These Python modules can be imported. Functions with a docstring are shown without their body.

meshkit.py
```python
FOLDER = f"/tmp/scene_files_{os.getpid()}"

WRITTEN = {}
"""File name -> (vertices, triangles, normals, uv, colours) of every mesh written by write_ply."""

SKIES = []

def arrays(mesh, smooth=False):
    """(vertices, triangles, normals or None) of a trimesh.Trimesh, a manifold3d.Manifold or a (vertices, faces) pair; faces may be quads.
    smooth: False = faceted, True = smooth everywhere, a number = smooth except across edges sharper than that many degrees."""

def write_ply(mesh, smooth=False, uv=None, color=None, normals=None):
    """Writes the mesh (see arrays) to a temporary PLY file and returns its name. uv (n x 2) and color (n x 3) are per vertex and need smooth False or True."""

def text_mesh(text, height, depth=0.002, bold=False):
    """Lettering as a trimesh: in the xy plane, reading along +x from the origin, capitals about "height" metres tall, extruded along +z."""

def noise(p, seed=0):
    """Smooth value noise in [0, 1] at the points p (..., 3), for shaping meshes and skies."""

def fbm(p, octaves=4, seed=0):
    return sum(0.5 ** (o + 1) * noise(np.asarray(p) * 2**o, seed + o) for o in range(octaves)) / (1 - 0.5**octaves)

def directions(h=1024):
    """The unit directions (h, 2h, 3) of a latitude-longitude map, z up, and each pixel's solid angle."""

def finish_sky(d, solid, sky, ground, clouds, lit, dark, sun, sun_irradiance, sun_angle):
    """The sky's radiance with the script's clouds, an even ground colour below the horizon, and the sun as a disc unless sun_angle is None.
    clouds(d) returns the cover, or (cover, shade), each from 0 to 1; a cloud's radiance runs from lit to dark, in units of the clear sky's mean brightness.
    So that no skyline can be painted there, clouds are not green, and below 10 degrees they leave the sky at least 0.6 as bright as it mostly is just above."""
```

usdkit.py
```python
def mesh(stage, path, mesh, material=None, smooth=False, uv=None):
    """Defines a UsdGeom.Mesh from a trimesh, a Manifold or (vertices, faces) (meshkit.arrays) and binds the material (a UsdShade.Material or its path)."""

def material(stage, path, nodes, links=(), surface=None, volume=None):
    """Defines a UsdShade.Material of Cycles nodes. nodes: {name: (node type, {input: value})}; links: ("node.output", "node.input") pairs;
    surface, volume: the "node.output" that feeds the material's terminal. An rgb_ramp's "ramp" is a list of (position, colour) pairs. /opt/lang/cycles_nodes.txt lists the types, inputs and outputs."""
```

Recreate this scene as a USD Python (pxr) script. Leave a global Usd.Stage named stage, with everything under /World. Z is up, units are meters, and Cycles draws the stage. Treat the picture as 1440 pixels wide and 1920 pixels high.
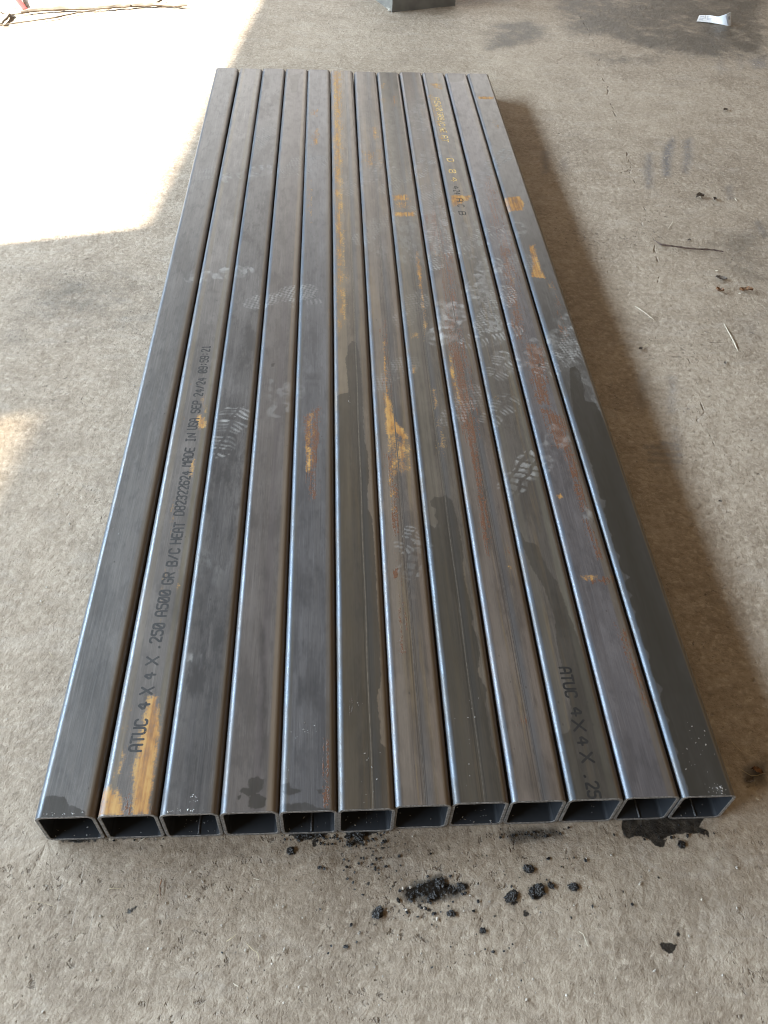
import math, random
import numpy as np, trimesh, shapely, usdkit, meshkit
from shapely.geometry import Polygon, LineString, Point
from shapely.ops import unary_union
from pxr import Usd, UsdGeom, UsdLux, UsdShade, Gf, Sdf, Vt

stage = Usd.Stage.CreateInMemory()
UsdGeom.SetStageUpAxis(stage, UsdGeom.Tokens.z)
UsdGeom.SetStageMetersPerUnit(stage, 1.0)
stage.SetDefaultPrim(UsdGeom.Xform.Define(stage, '/World').GetPrim())
UsdGeom.Scope.Define(stage, '/World/Looks')
rng = np.random.default_rng(7)
random.seed(7)

# ---------------------------------------------------------------- camera
CAM = np.array([.5169, -.5821, 1.4991])
YAW, PITCH, ROLL = -.0883, .7416, .0574
FPX = 1540.6                                             # focal length for a picture 1440 wide
def rot(y, p, r):
    cy, sy, cp, sp, cr, sr = math.cos(y), math.sin(y), math.cos(p), math.sin(p), math.cos(r), math.sin(r)
    return (np.array([[cy, -sy, 0], [sy, cy, 0], [0, 0, 1]]) @ np.array([[1, 0, 0], [0, cp, -sp], [0, sp, cp]])
            @ np.array([[cr, -sr, 0], [sr, cr, 0], [0, 0, 1]]))
RC = rot(YAW, PITCH, ROLL)
cam = UsdGeom.Camera.Define(stage, '/World/camera')
M4 = np.eye(4); M4[:3, :3] = RC.T; M4[3, :3] = CAM
cam.AddTransformOp().Set(Gf.Matrix4d(*M4.ravel().tolist()))
cam.CreateHorizontalApertureAttr(36.0); cam.CreateVerticalApertureAttr(48.0)
cam.CreateFocalLengthAttr(FPX / 1440 * 36.0)
cam.CreateClippingRangeAttr(Gf.Vec2f(.02, 200))
cam.CreateExposureAttr(EXPOSURE := 3.2)

def at(px, z=0.):
    """Pixels of the photograph (1440 x 1920) to points of the plane at height z."""
    px = np.atleast_2d(np.asarray(px, float))
    d = np.stack([(px[:, 0] - 720) / FPX, -(px[:, 1] - 960) / FPX, -np.ones(len(px))], 1) @ RC.T
    return CAM + d * ((z - CAM[2]) / d[:, 2])[:, None]

# ---------------------------------------------------------------- light
SUN_EL = math.radians(34.0)
SUN_AZ = np.array([-.966, -.258])                        # towards the sun
SUN_I, WIN_I, WIN2_I, FAR_I, AMB = 1.25, 6.2, 6.2, .40, .030
sdir = np.array([*(SUN_AZ * math.cos(SUN_EL)), math.sin(SUN_EL)])
def aim(prim, pos, to, up=(0, 0, 1)):
    """Puts prim at pos with its -z axis along `to`."""
    z = -np.asarray(to, float); z /= np.linalg.norm(z)
    x = np.cross(up, z); x /= np.linalg.norm(x); y = np.cross(z, x)
    m = np.eye(4); m[0, :3], m[1, :3], m[2, :3], m[3, :3] = x, y, z, pos
    UsdGeom.Xformable(prim).AddTransformOp().Set(Gf.Matrix4d(*m.ravel().tolist()))
sun = UsdLux.DistantLight.Define(stage, '/World/sun')
sun.CreateIntensityAttr(SUN_I); sun.CreateAngleAttr(.55); sun.CreateNormalizeAttr(True)
sun.CreateColorAttr(Gf.Vec3f(1, .95, .86)); aim(sun, (0, 0, 0), -sdir)
def area_light(name, pos, to, w, h, inten, col):
    l = UsdLux.RectLight.Define(stage, '/World/' + name)
    l.CreateWidthAttr(w); l.CreateHeightAttr(h); l.CreateIntensityAttr(inten); l.CreateColorAttr(Gf.Vec3f(*col))
    l.CreateNormalizeAttr(False); aim(l, pos, to)
WX = -5.8
LINTEL = 4.10
WROT = math.radians(-6.0)                              # the wall is not quite parallel to the tubes
def wturn(p):
    c, s = math.cos(WROT), math.sin(WROT)
    return (WX + (p[0] - WX) * c - (p[1] - 2) * s, 2 + (p[0] - WX) * s + (p[1] - 2) * c, p[2])
WN = (math.cos(WROT), math.sin(WROT), 0)
area_light('door_daylight', wturn((WX + .12, 4.1, 3.27)), WN, 7.0, 1.3, WIN_I, (.69, .85, 1.0))
area_light('window_daylight', wturn((WX + .12, -2.4, 3.27)), WN, 4.0, 1.3, WIN2_I, (.72, .86, 1.0))
area_light('added_far_gloss', (.8, 10.5, 2.6), (0, -1, -.05), 6.5, 3.6, FAR_I, (1., .97, .93))  # added lamp, no known opening there: gives the far tube tops their gloss
def mat(name, *a, **k):
    return usdkit.material(stage, '/World/Looks/' + name, *a, **k)
room_fill_dome = UsdLux.DomeLight.Define(stage, '/World/room_fill_dome')  # even warm dome, added as fill for light bounced inside the shed
room_fill_m = mat('room_fill_dome', {'b': ('background_shader', {'color': (1., .74, .46), 'strength': AMB})}, surface='b.background')
UsdShade.MaterialBindingAPI.Apply(room_fill_dome.GetPrim()).Bind(room_fill_m)
room_fill_dome.GetPrim().SetCustomDataByKey('kind', 'structure')

# ---------------------------------------------------------------- helpers
used = {}
def path_of(name, parent='/World'):
    p = f'{parent}/{name}'; k = used.get(p, -1) + 1; used[p] = k
    return p if k == 0 else f'{p}_{k:03d}'
def tag(prim, label=None, cat=None, group=None, kind=None):
    for k, v in (('label', label), ('category', cat), ('group', group), ('kind', kind)):
        if v: prim.SetCustomDataByKey(k, v)
    return prim
def obj(name, mesh, m, parent='/World', smooth=False):
    return usdkit.mesh(stage, path_of(name, parent), mesh, m, smooth=smooth).GetPrim()
def thing(name, loc, **k):
    x = UsdGeom.Xform.Define(stage, path_of(name)); x.AddTranslateOp().Set(Gf.Vec3d(*map(float, loc)))
    return tag(x.GetPrim(), **k)
def primvar(prim, name, v):
    UsdGeom.PrimvarsAPI(prim).CreatePrimvar(name, Sdf.ValueTypeNames.FloatArray, 'vertex').Set(Vt.FloatArray.FromNumpy(np.asarray(v, np.float32)))
def sdf(poly, X, Y, margin=.12):
    """Signed distance (positive inside) of points to a polygon, -margin beyond it."""
    out = np.full(X.shape, -margin)
    a, b, c, d = poly.bounds
    k = (X > a - margin) & (X < c + margin) & (Y > b - margin) & (Y < d + margin)
    if k.any():
        p = shapely.points(X[k], Y[k])
        e = shapely.distance(poly.exterior, p)
        out[k] = np.where(shapely.contains(poly, p), e, -e)
    return np.maximum(out, -margin)
sstep = lambda a, b, x: (lambda t: t * t * (3 - 2 * t))(np.clip((x - a) / (b - a), 0, 1))
def line_d(line, X, Y, far=.2):
    out = np.full(X.shape, far)
    a, b, c, d = line.bounds
    k = (X > a - far) & (X < c + far) & (Y > b - far) & (Y < d + far)
    if k.any():
        out[k] = np.minimum(shapely.distance(line, shapely.points(X[k], Y[k])), far)
    return out

class G:
    """Writes a node graph: every call adds a node and returns its output; a value that is an L is a link."""
    class L(str): pass
    def __init__(s): s.nodes, s.links = {}, []
    def n(s, kind, out, **inp):
        name = f'{kind}_{len(s.nodes)}'; plain = {}
        for k, v in inp.items():
            if isinstance(v, G.L): s.links.append((str(v), f'{name}.{k}'))
            else: plain[k] = v
        s.nodes[name] = (kind, plain)
        return G.L(f'{name}.{out}')
    def m(s, t, a, b=0., c=None):
        return s.n('math', 'value', math_type=t, value1=a, value2=b, **({} if c is None else {'value3': c}))
    def step(s, v, a, b, lo=0., hi=1.):
        return s.n('map_range', 'result', range_type='smoothstep', value=v, from_min=a, from_max=b, to_min=lo, to_max=hi, clamp=True)
    def noise(s, vec, scale, detail=3., rough=.55, **k):
        return s.n('noise_texture', 'fac', vector=vec, scale=scale, detail=detail, roughness=rough, **k)
    def map(s, vec, sc, loc=(0, 0, 0)):
        return s.n('mapping', 'vector', vector=vec, scale=sc, location=loc)
    def mix(s, f, a, b, t='mix'):
        return s.n('mix_color', 'result', blend_type=t, fac=f, a=a, b=b)
    def attr(s, name): return s.n('attribute', 'fac', attribute=name)
    def ramp(s, f, stops): return s.n('rgb_ramp', 'color', fac=f, ramp=stops)
    def make(s, name, surf): return mat(name, s.nodes, s.links, surface=str(surf))
def simple(name, col, rough=.6, metal=0., var=.25, scale=60., bump=.0, col2=None, spec=.5):
    g = G(); P = g.n('geometry', 'position')
    f = g.noise(P, scale, 4.)
    c2 = col2 or tuple(x * (1 - var) for x in col)
    c = g.ramp(g.step(f, .35, .65), [(0, c2), (1, col)])
    kw = dict(base_color=c, roughness=rough, metallic=metal, specular_ior_level=spec)
    if bump: kw['normal'] = g.n('bump', 'normal', height=g.noise(P, scale * 3, 3.), strength=1., distance=bump)
    return g.make(name, g.n('principled_bsdf', 'BSDF', **kw))

# ---------------------------------------------------------------- the shed's left wall, off to the left, with the two openings the light comes through
wall_m = simple('wall_sheet', (.42, .41, .39), .7, var=.15, scale=3.)
def bx(a, b):
    m = trimesh.creation.box(np.subtract(b, a)); m.apply_translation(np.add(a, b) / 2); return m
Y0 = .585                                                 # near jamb of the door opening
wallp = trimesh.util.concatenate([
    bx((WX - .1, -9, -.02), (WX, 12, 2.6)), bx((WX - .1, -9, LINTEL), (WX, 12, 7.6)),
    bx((WX - .1, Y0 - .97, 2.6), (WX, Y0, LINTEL)), bx((WX - .098, -4.4, LINTEL - .02), (WX - .002, Y0 - .97, LINTEL)), bx((WX - .1, 7.7, 2.6), (WX, 12, LINTEL)), bx((WX - .1, -9, 2.6), (WX, -4.4, LINTEL))])
RW = trimesh.transformations.rotation_matrix(WROT, (0, 0, 1), (WX, 2, 0)); wallp.apply_transform(RW)
tag(obj('wall', wallp, wall_m), kind='structure')
g = G()
pane_m = g.make('dusty_pane', g.n('mix_closure', 'closure', fac=.52, closure1=g.n('transparent_bsdf', 'BSDF', color=(1., .95, .84)), closure2=g.n('diffuse_bsdf', 'BSDF', color=(.3, .28, .25))))
pn = bx((WX - .06, -4.4, 2.6), (WX - .05, Y0 - .97, LINTEL - .02)); pn.apply_transform(RW)
tag(obj('window_pane', pn, pane_m), kind='structure')

# ---------------------------------------------------------------- floor
def lines(pts):
    out = []
    for (a, b, n) in pts: out += list(np.linspace(a, b, n, endpoint=False))
    return np.array(out + [pts[-1][1]])
xs = lines([(-14, -1.5, 16), (-1.5, 3.35, 560), (3.35, 14, 14)])
ys = lines([(-10, -.5, 12), (-.5, 1.2, 250), (1.2, 5.3, 330), (5.3, 16, 14)])
FX, FY = np.meshgrid(xs, ys, indexing='ij')
P3 = np.stack([FX, FY, np.zeros_like(FX)], -1)
FZ = -.0035 + .003 * (meshkit.fbm(P3 * 2.2, 3, 5) - .5) + .0016 * (meshkit.fbm(P3 * 40, 3, 9) - .5)
FZ = np.minimum(FZ, -.0006)
nx, ny = FX.shape
ii = np.arange(nx * ny).reshape(nx, ny)
quads = np.stack([ii[:-1, :-1], ii[1:, :-1], ii[1:, 1:], ii[:-1, 1:]], -1).reshape(-1, 4)
FXr, FYr = FX.ravel(), FY.ravel()
def fpoly(px): return Polygon(at(px)[:, :2]).buffer(0)
f_wet = np.full(FXr.shape, -.12)
for px in (
    [(1166,1538),(1167,1552),(1170,1565),(1180,1573),(1195,1565),(1218,1572),(1228,1582),(1236,1589),(1248,1586),(1247,1572),(1258,1565),(1285,1560),(1318,1562),(1330,1568),(1331,1557),(1312,1548),(1322,1534),(1290,1520),(1180,1524)],
    [(1236,1768),(1246,1764),(1256,1768),(1262,1764),(1270,1770),(1265,1785),(1255,1787),(1243,1779)], [(1265,1745),(1276,1743),(1277,1754),(1266,1754)],
    [(233,1711),(240,1703),(252,1699),(256,1703),(246,1711)], [(266,1694),(274,1691),(274,1696)],
    [(632,1548),(700,1546),(716,1556),(690,1566),(650,1562)], [(100,1568),(190,1566),(178,1576),(150,1578),(110,1576)], [(200,1566),(300,1560),(290,1569),(220,1571)], [(300,1556),(420,1552),(400,1561),(310,1566)],
    [(520,1550),(622,1548),(610,1566),(575,1575),(540,1562)],
    [(757,1668),(768,1660),(778,1664),(792,1656),(806,1650),(822,1646),(834,1652),(846,1660),(860,1664),(866,1672),(852,1676),(840,1672),(828,1678),(818,1690),(806,1688),(800,1676),(786,1680),(774,1686),(762,1682)],
    *[[(x + r * (1 + .3 * math.sin(3 * a + x)) * math.cos(a), y + .8 * r * (1 + .3 * math.sin(2 * a + y)) * math.sin(a)) for a in np.linspace(0, 2 * math.pi, 12, endpoint=False)] for x, y, r in ((708,1712,11),(1006,1670,15),(1076,1662,9),(959,1676,8),(964,1690,7),(992,1629,9),(1279,1583,9),(546,1595,8),(905,1744,7),(846,1712,7),(872,1660,7),(786,1694,6),(806,1704,6),(742,1716,4),(690,1655,5),(656,1580,9),(674,1578,9),(640,1600,4),(700,1602,4),(720,1590,5),(735,1660,4),(620,1590,4),(590,1580,8),(562,1572,8),(1036,1650,4),(930,1716,4),(812,1722,5),(950,1640,5),(905,1600,4))],
    [(980,1704),(990,1706),(992,1718),(980,1716)], [(746,1702),(757,1704),(752,1715),(746,1711)], [(836,1584),(846,1582),(845,1591),(837,1590)]):
    f_wet = np.maximum(f_wet, sdf(fpoly(px), FXr, FYr))
f_dark = np.zeros(FXr.shape)
def soft(arr, px, w, s, X, Y, z=0.):
    s = s * (1.5 if z else 1.)
    q = Polygon(at(px, z)[:, :2]).buffer(0)
    np.maximum(arr, w * sstep(-s, s, sdf(q, X, Y, max(.12, s * 1.2))), out=arr)
for px, w, s in (
    ([(1040,0),(1100,-40),(1440,-40),(1440,105),(1360,112),(1240,100),(1150,70),(1075,66),(1050,40)], .50, .14),
    ([(905,62),(930,40),(990,36),(1020,50),(1030,72),(960,88),(915,92)], .5, .10),
    ([(1090,95),(1260,100),(1240,118),(1140,122)], .4, .12), ([(760,-30),(980,-30),(960,4),(800,14),(735,22)], .4, .1),  # second patch: shadow at the steel block, painted into the floor colour
    ([(756,1672),(780,1655),(820,1648),(850,1662),(864,1668),(860,1680),(800,1686),(764,1686)], .85, .016),
    ([(815,1640),(828,1636),(830,1650),(815,1652)], .5, .01),
    *[([(x - r, y - r * .7), (x + r, y - r * .7), (x + r, y + r * .7), (x - r, y + r * .7)], .55, .006) for x, y, r in ((708,1712,11),(1006,1670,15),(1076,1662,9),(960,1682,10),(992,1629,9),(1279,1583,8),(546,1595,8),(905,1744,7),(846,1712,8),(866,1662,10))],
    ([(945,1555),(1040,1550),(1050,1566),(960,1580)], .75, .02), ([(755,1590),(775,1588),(772,1602),(757,1600)], .3, .012),
    ([(952,1690),(972,1692),(966,1708),(955,1704)], .6, .008),
    ([(520,1560),(740,1560),(760,1640),(600,1650),(540,1610)], .22, .05),
    ([(0,500),(230,490),(330,520),(300,600),(160,640),(0,640)], .28, .2), ([(0,610),(40,610),(60,640),(0,650)], .25, .06),
    ([(150,700),(330,640),(300,760),(180,790)], .15, .12),
    ([(1330,440),(1440,420),(1440,560),(1380,520)], .35, .15), ([(1400,500),(1440,480),(1440,600)], .3, .1),
    ([(1300,560),(1440,600),(1440,700),(1330,640)], .2, .15), ([(1330,0),(1440,0),(1440,60)], .3, .1),
    ([(1395,1440),(1440,1420),(1440,1470),(1400,1468)], .6, .02), ([(1310,1330),(1322,1328),(1322,1346),(1312,1346)], .5, .006),
    ([(0,1110),(90,1080),(60,1300),(0,1340)], .12, .1), ([(1120,1450),(1440,1500),(1440,1560),(1300,1540)], .12, .05)):
    soft(f_dark, px, w, s, FXr, FYr)
f_rub = np.zeros(FXr.shape)
for px, w, s in (
    ([(1212,290),(1222,285),(1224,330),(1222,352),(1212,352),(1208,320)], .75, .02), ([(1246,275),(1262,255),(1266,262),(1258,300),(1256,330),(1244,330),(1242,300)], .9, .018),
    ([(1282,262),(1298,256),(1298,300),(1288,325),(1280,322),(1282,290)], .7, .02), ([(1016,282),(1027,282),(1030,320),(1018,325)], .7, .02), ([(1050,300),(1062,290),(1066,320),(1054,322)], .35, .02),
    ([(1255,700),(1270,705),(1266,775),(1252,775)], .4, .012), ([(1200,700),(1212,690),(1206,765),(1196,760)], .4, .02),
    ([(1238,825),(1275,828),(1276,835),(1238,833)], .7, .007), ([(1205,829),(1278,835),(1279,843),(1205,840)], .55, .006), ([(1215,843),(1280,848),(1280,856),(1215,853)], .6, .006),
    ([(1215,858),(1278,860),(1278,868),(1215,866)], .55, .006), ([(1220,872),(1274,873),(1272,880),(1222,880)], .3, .006), ([(1250,790),(1275,800),(1282,830),(1262,830)], .35, .02),
    ([(1345,118),(1352,105),(1360,130),(1352,138)], .4, .03), ([(1382,108),(1392,100),(1396,125),(1386,130)], .4, .03), ([(1405,110),(1440,100),(1440,125),(1415,128)], .7, .04),
    ([(1360,350),(1372,345),(1376,372),(1366,372)], .55, .02), ([(1416,415),(1424,412),(1440,440),(1432,445)], .6, .015), ([(1390,600),(1420,590),(1430,640),(1400,640)], .2, .05)):
    soft(f_rub, px, w, s, FXr, FYr)
f_pale = np.zeros(FXr.shape)
for px, w, s in (([(860,60),(1030,95),(1060,190),(960,180),(880,120)], .6, .2), ([(1100,130),(1240,180),(1300,260),(1180,300),(1100,220)], .4, .2), ([(540,30),(720,40),(730,110),(520,110)], .35, .2),
                 ([(0,900),(160,860),(140,1100),(40,1300),(0,1400)], .45, .15), ([(1180,420),(1330,400),(1300,560),(1200,560)], .3, .15), ([(1040,1650),(1080,1720),(1060,1760),(1030,1700)], .25, .03),
                 ([(545,1625),(560,1640),(556,1730),(548,1700)], .4, .012), ([(1020,1820),(1080,1790),(1090,1850),(1040,1870)], .4, .03), ([(0,1480),(80,1600),(60,1800),(0,1900)], .35, .08), ([(1180,1620),(1440,1560),(1440,1900),(1250,1900)], .15, .1)):
    soft(f_pale, px, w, s, FXr, FYr)
crack = np.full(FXr.shape, .2)
def wob(px, amp, seed):
    p = at(px)[:, :2]; q = [p[0]]; r = np.random.default_rng(seed)
    for a, b in zip(p[:-1], p[1:]):
        n = max(2, int(np.linalg.norm(b - a) / .03)); d = (b - a) / np.linalg.norm(b - a)
        for k in range(1, n + 1): q.append(a + (b - a) * k / n + (amp * r.normal() * np.array([-d[1], d[0]]) if k < n else 0))
    return LineString(q)
for px, w, sd in (([(1085,20),(1115,80),(1133,150),(1155,215),(1162,250),(1180,300),(1192,350),(1206,380),(1212,395),(1207,425),(1228,450),(1232,480),(1240,540)], .0, 1), ([(1066,250),(1130,252),(1157,255)], .0015, 2), ([(1168,330),(1178,300)], .001, 3),
                  ([(1245,665),(1290,668),(1295,680)], .001, 4), ([(1330,640),(1440,632)], .0015, 5), ([(1310,745),(1320,800),(1330,805),(1340,860),(1345,870)], .0012, 6), ([(0,655),(120,640),(240,620),(320,600)], .0015, 7), ([(1165,665),(1200,672),(1225,668)], .001, 8)):
    crack = np.minimum(crack, line_d(wob(px, .006, sd), FXr, FYr) + w)
g = G(); P = g.n('geometry', 'position')
big = g.noise(P, 1.3, 4., .6); mid = g.noise(P, 9., 5., .62); fine = g.noise(P, 85., 4., .65); grain = g.noise(P, 420., 3., .6)
warp = g.noise(P, 26., 4., .6)
col = g.ramp(g.step(big, .3, .72), [(0, (0.276, 0.220, 0.163)), (1, (0.376, 0.312, 0.241))])
col = g.mix(g.step(mid, .38, .66, 0., .55), col, (0.406, 0.337, 0.262))
col = g.mix(g.step(g.noise(P, 2.6, 6., .68), .47, .66, 0., .62), col, (0.197, 0.152, 0.110))
col = g.mix(g.step(fine, .52, .70, 0., .55), col, (0.167, 0.127, 0.091))
col = g.mix(g.step(fine, .47, .33, 0., .5), col, (0.468, 0.400, 0.317))
col = g.mix(g.step(grain, .52, .75, 0., .38), col, (0.142, 0.111, 0.081))
# dark pits and pale chips, of uneven size and spacing
coarse = g.noise(P, 58., 6., .70)
pn1 = g.noise(P, 52., 4., .6, distortion=.25); pn2 = g.noise(P, 105., 3., .55, distortion=.2); dens = g.noise(P, 4.5, 3., .6)
lowf = g.step(g.noise(P, 2.1, 4., .65), .36, .64, .12, 1.)
pit = g.m('maximum', g.step(g.m('add', pn1, g.m('multiply', dens, .22)), .735, .85), g.m('multiply', g.step(g.m('add', pn2, g.m('multiply', dens, .28)), .79, .90), .75))
col = g.mix(g.step(coarse, .50, .68, 0., .54), col, (0.205, 0.153, 0.106))
col = g.mix(g.step(coarse, .46, .32, 0., .56), col, (0.502, 0.427, 0.337))
pit = g.m('multiply', pit, lowf)
col = g.mix(g.m('multiply', pit, .80), col, (0.084, 0.062, 0.046))
v2 = g.noise(g.map(P, (1, 1, 1), (9, 4, 2)), 78., 3., .55)
chip = g.step(g.m('add', v2, g.m('multiply', dens, -.18)), .66, .72)
col = g.mix(g.m('multiply', chip, .55), col, (0.552, 0.510, 0.447))
sweep = g.noise(g.n('mapping', 'vector', vector=P, scale=(4.5, 13., 1), rotation=(0., 0., .5), location=(2, 5, 0)), 1., 5., .65, distortion=1.2)
col = g.mix(g.step(sweep, .52, .66, 0., .26), col, (0.383, 0.336, 0.284))
col = g.mix(g.step(sweep, .47, .33, 0., .26), col, (0.189, 0.150, 0.112))
scr = g.noise(g.map(P, (150., 5., 1), (1, 7, 0)), 1., 2., .5, distortion=.35)
col = g.mix(g.m('multiply', g.step(scr, .70, .76), g.step(dens, .42, .62, 0., .42)), col, (0.469, 0.424, 0.364))
pale = g.m('multiply', g.attr('pale'), g.step(mid, .3, .7, .35, 1.))
col = g.mix(g.m('multiply', pale, .75), col, (0.472, 0.395, 0.305))
rub = g.m('multiply', g.attr('rubber'), g.step(fine, .62, .40, .35, 1.))
col = g.mix(g.m('multiply', rub, .92), col, (.105, .106, .118))
dk = g.attr('dark')
dkn = g.m('add', g.m('subtract', g.noise(P, 17., 6., .7), .5), g.m('multiply', g.m('subtract', g.noise(P, 4.6, 5., .65), .5), 1.5))
dkf = g.step(g.m('add', dk, g.m('multiply', dkn, g.m('minimum', g.m('multiply', dk, 1.8), .8))), .06, .62)
col = g.mix(g.m('multiply', dkf, .88), col, (.070, .060, .049))
cr = g.attr('crack'); cw = g.m('multiply', g.step(g.noise(P, 11., 4., .65), .38, .72), .0062)
crf = g.m('multiply', g.step(g.m('subtract', cr, cw), .0008, -.0024), .5)
col = g.mix(crf, col, (.10, .075, .055))
wet = g.step(g.m('add', g.attr('wet'), g.m('multiply', g.m('subtract', g.noise(P, 120., 4., .65), .5), .012)), -.0012, .0012)
col = g.mix(g.m('multiply', wet, g.step(coarse, .25, .6, .82, .96)), col, (.012, .011, .0105))
h = g.m('add', g.m('multiply', mid, .30), g.m('add', g.m('multiply', warp, .26), g.m('add', g.m('multiply', coarse, .30), g.m('multiply', fine, .10))))
h = g.m('subtract', h, g.m('add', g.m('multiply', pit, .22), g.m('multiply', crf, .5)))
bmp = g.n('bump', 'normal', height=h, strength=.9, distance=.0128)
rough = g.m('subtract', g.m('subtract', .78, g.m('multiply', dkf, .22)), g.m('multiply', wet, .38))
floor_m = g.make('concrete', g.n('principled_bsdf', 'BSDF', base_color=col, roughness=rough, normal=bmp, specular_ior_level=.35))
floor = obj('floor', (np.stack([FXr, FYr, FZ.ravel()], 1), quads), floor_m, smooth=True)
tag(floor, kind='structure')
for k, v in (('wet', f_wet), ('dark', f_dark), ('rubber', f_rub), ('pale', f_pale), ('crack', crack)): primvar(floor, k, v)

# ---------------------------------------------------------------- the twelve square tubes
W, TH, RO, RI = .1016, .0064, .0145, .0082
H2 = W / 2
NEAR_X = [.002, .107, .211, .314, .416, .517, .616, .718, .821, .924, 1.027, 1.130]
FAR_X = [.000, .1055, .207, .310, .409, .513, .618, .720, .8225, .926, 1.030, 1.132]
NEAR_Y = [-.001, -.001, -.002, -.002, -.003, -.003, .001, .003, .003, .003, .004, .003]
FAR_Y = [3.388, 3.388, 3.394, 3.395, 3.395, 3.389, 3.383, 3.383, 3.390, 3.390, 3.390, 3.394]
def profile(half, r, ntop, nside, nc):
    """Rounded square, z from 0: points, normals and lateral place; starts at the top left, clockwise seen from -y."""
    pts, nor = [], []
    c = half - r
    def side(a, b, n, nn):
        for t in np.linspace(0, 1, n, endpoint=False): pts.append(np.add(a, np.multiply(np.subtract(b, a), t))); nor.append(nn)
    def corner(cx, cz, a0):
        for t in np.linspace(0, 1, nc, endpoint=False):
            a = a0 - t * math.pi / 2; pts.append((cx + r * math.cos(a), cz + r * math.sin(a))); nor.append((math.cos(a), math.sin(a)))
    side((-c, half), (c, half), ntop, (0, 1)); corner(c, c, math.pi / 2)
    side((half, c), (half, -c), nside, (1, 0)); corner(c, -c, 0)
    side((c, -half), (-c, -half), nside, (0, -1)); corner(-c, -c, -math.pi / 2)
    side((-half, -c), (-half, c), nside, (-1, 0)); corner(-c, c, math.pi)
    return np.array(pts), np.array(nor)
PO, NO = profile(H2, RO, 32, 3, 7)
PI_, NI = profile(H2 - TH, RI, 6, 3, 4)
nrows = 1000
tt = np.linspace(0, 1, nrows); TY = tt * (.80 + .20 * tt)      # rows closer together at the near end
NEARS = list(zip(NEAR_X, FAR_X, NEAR_Y, FAR_Y))

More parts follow.
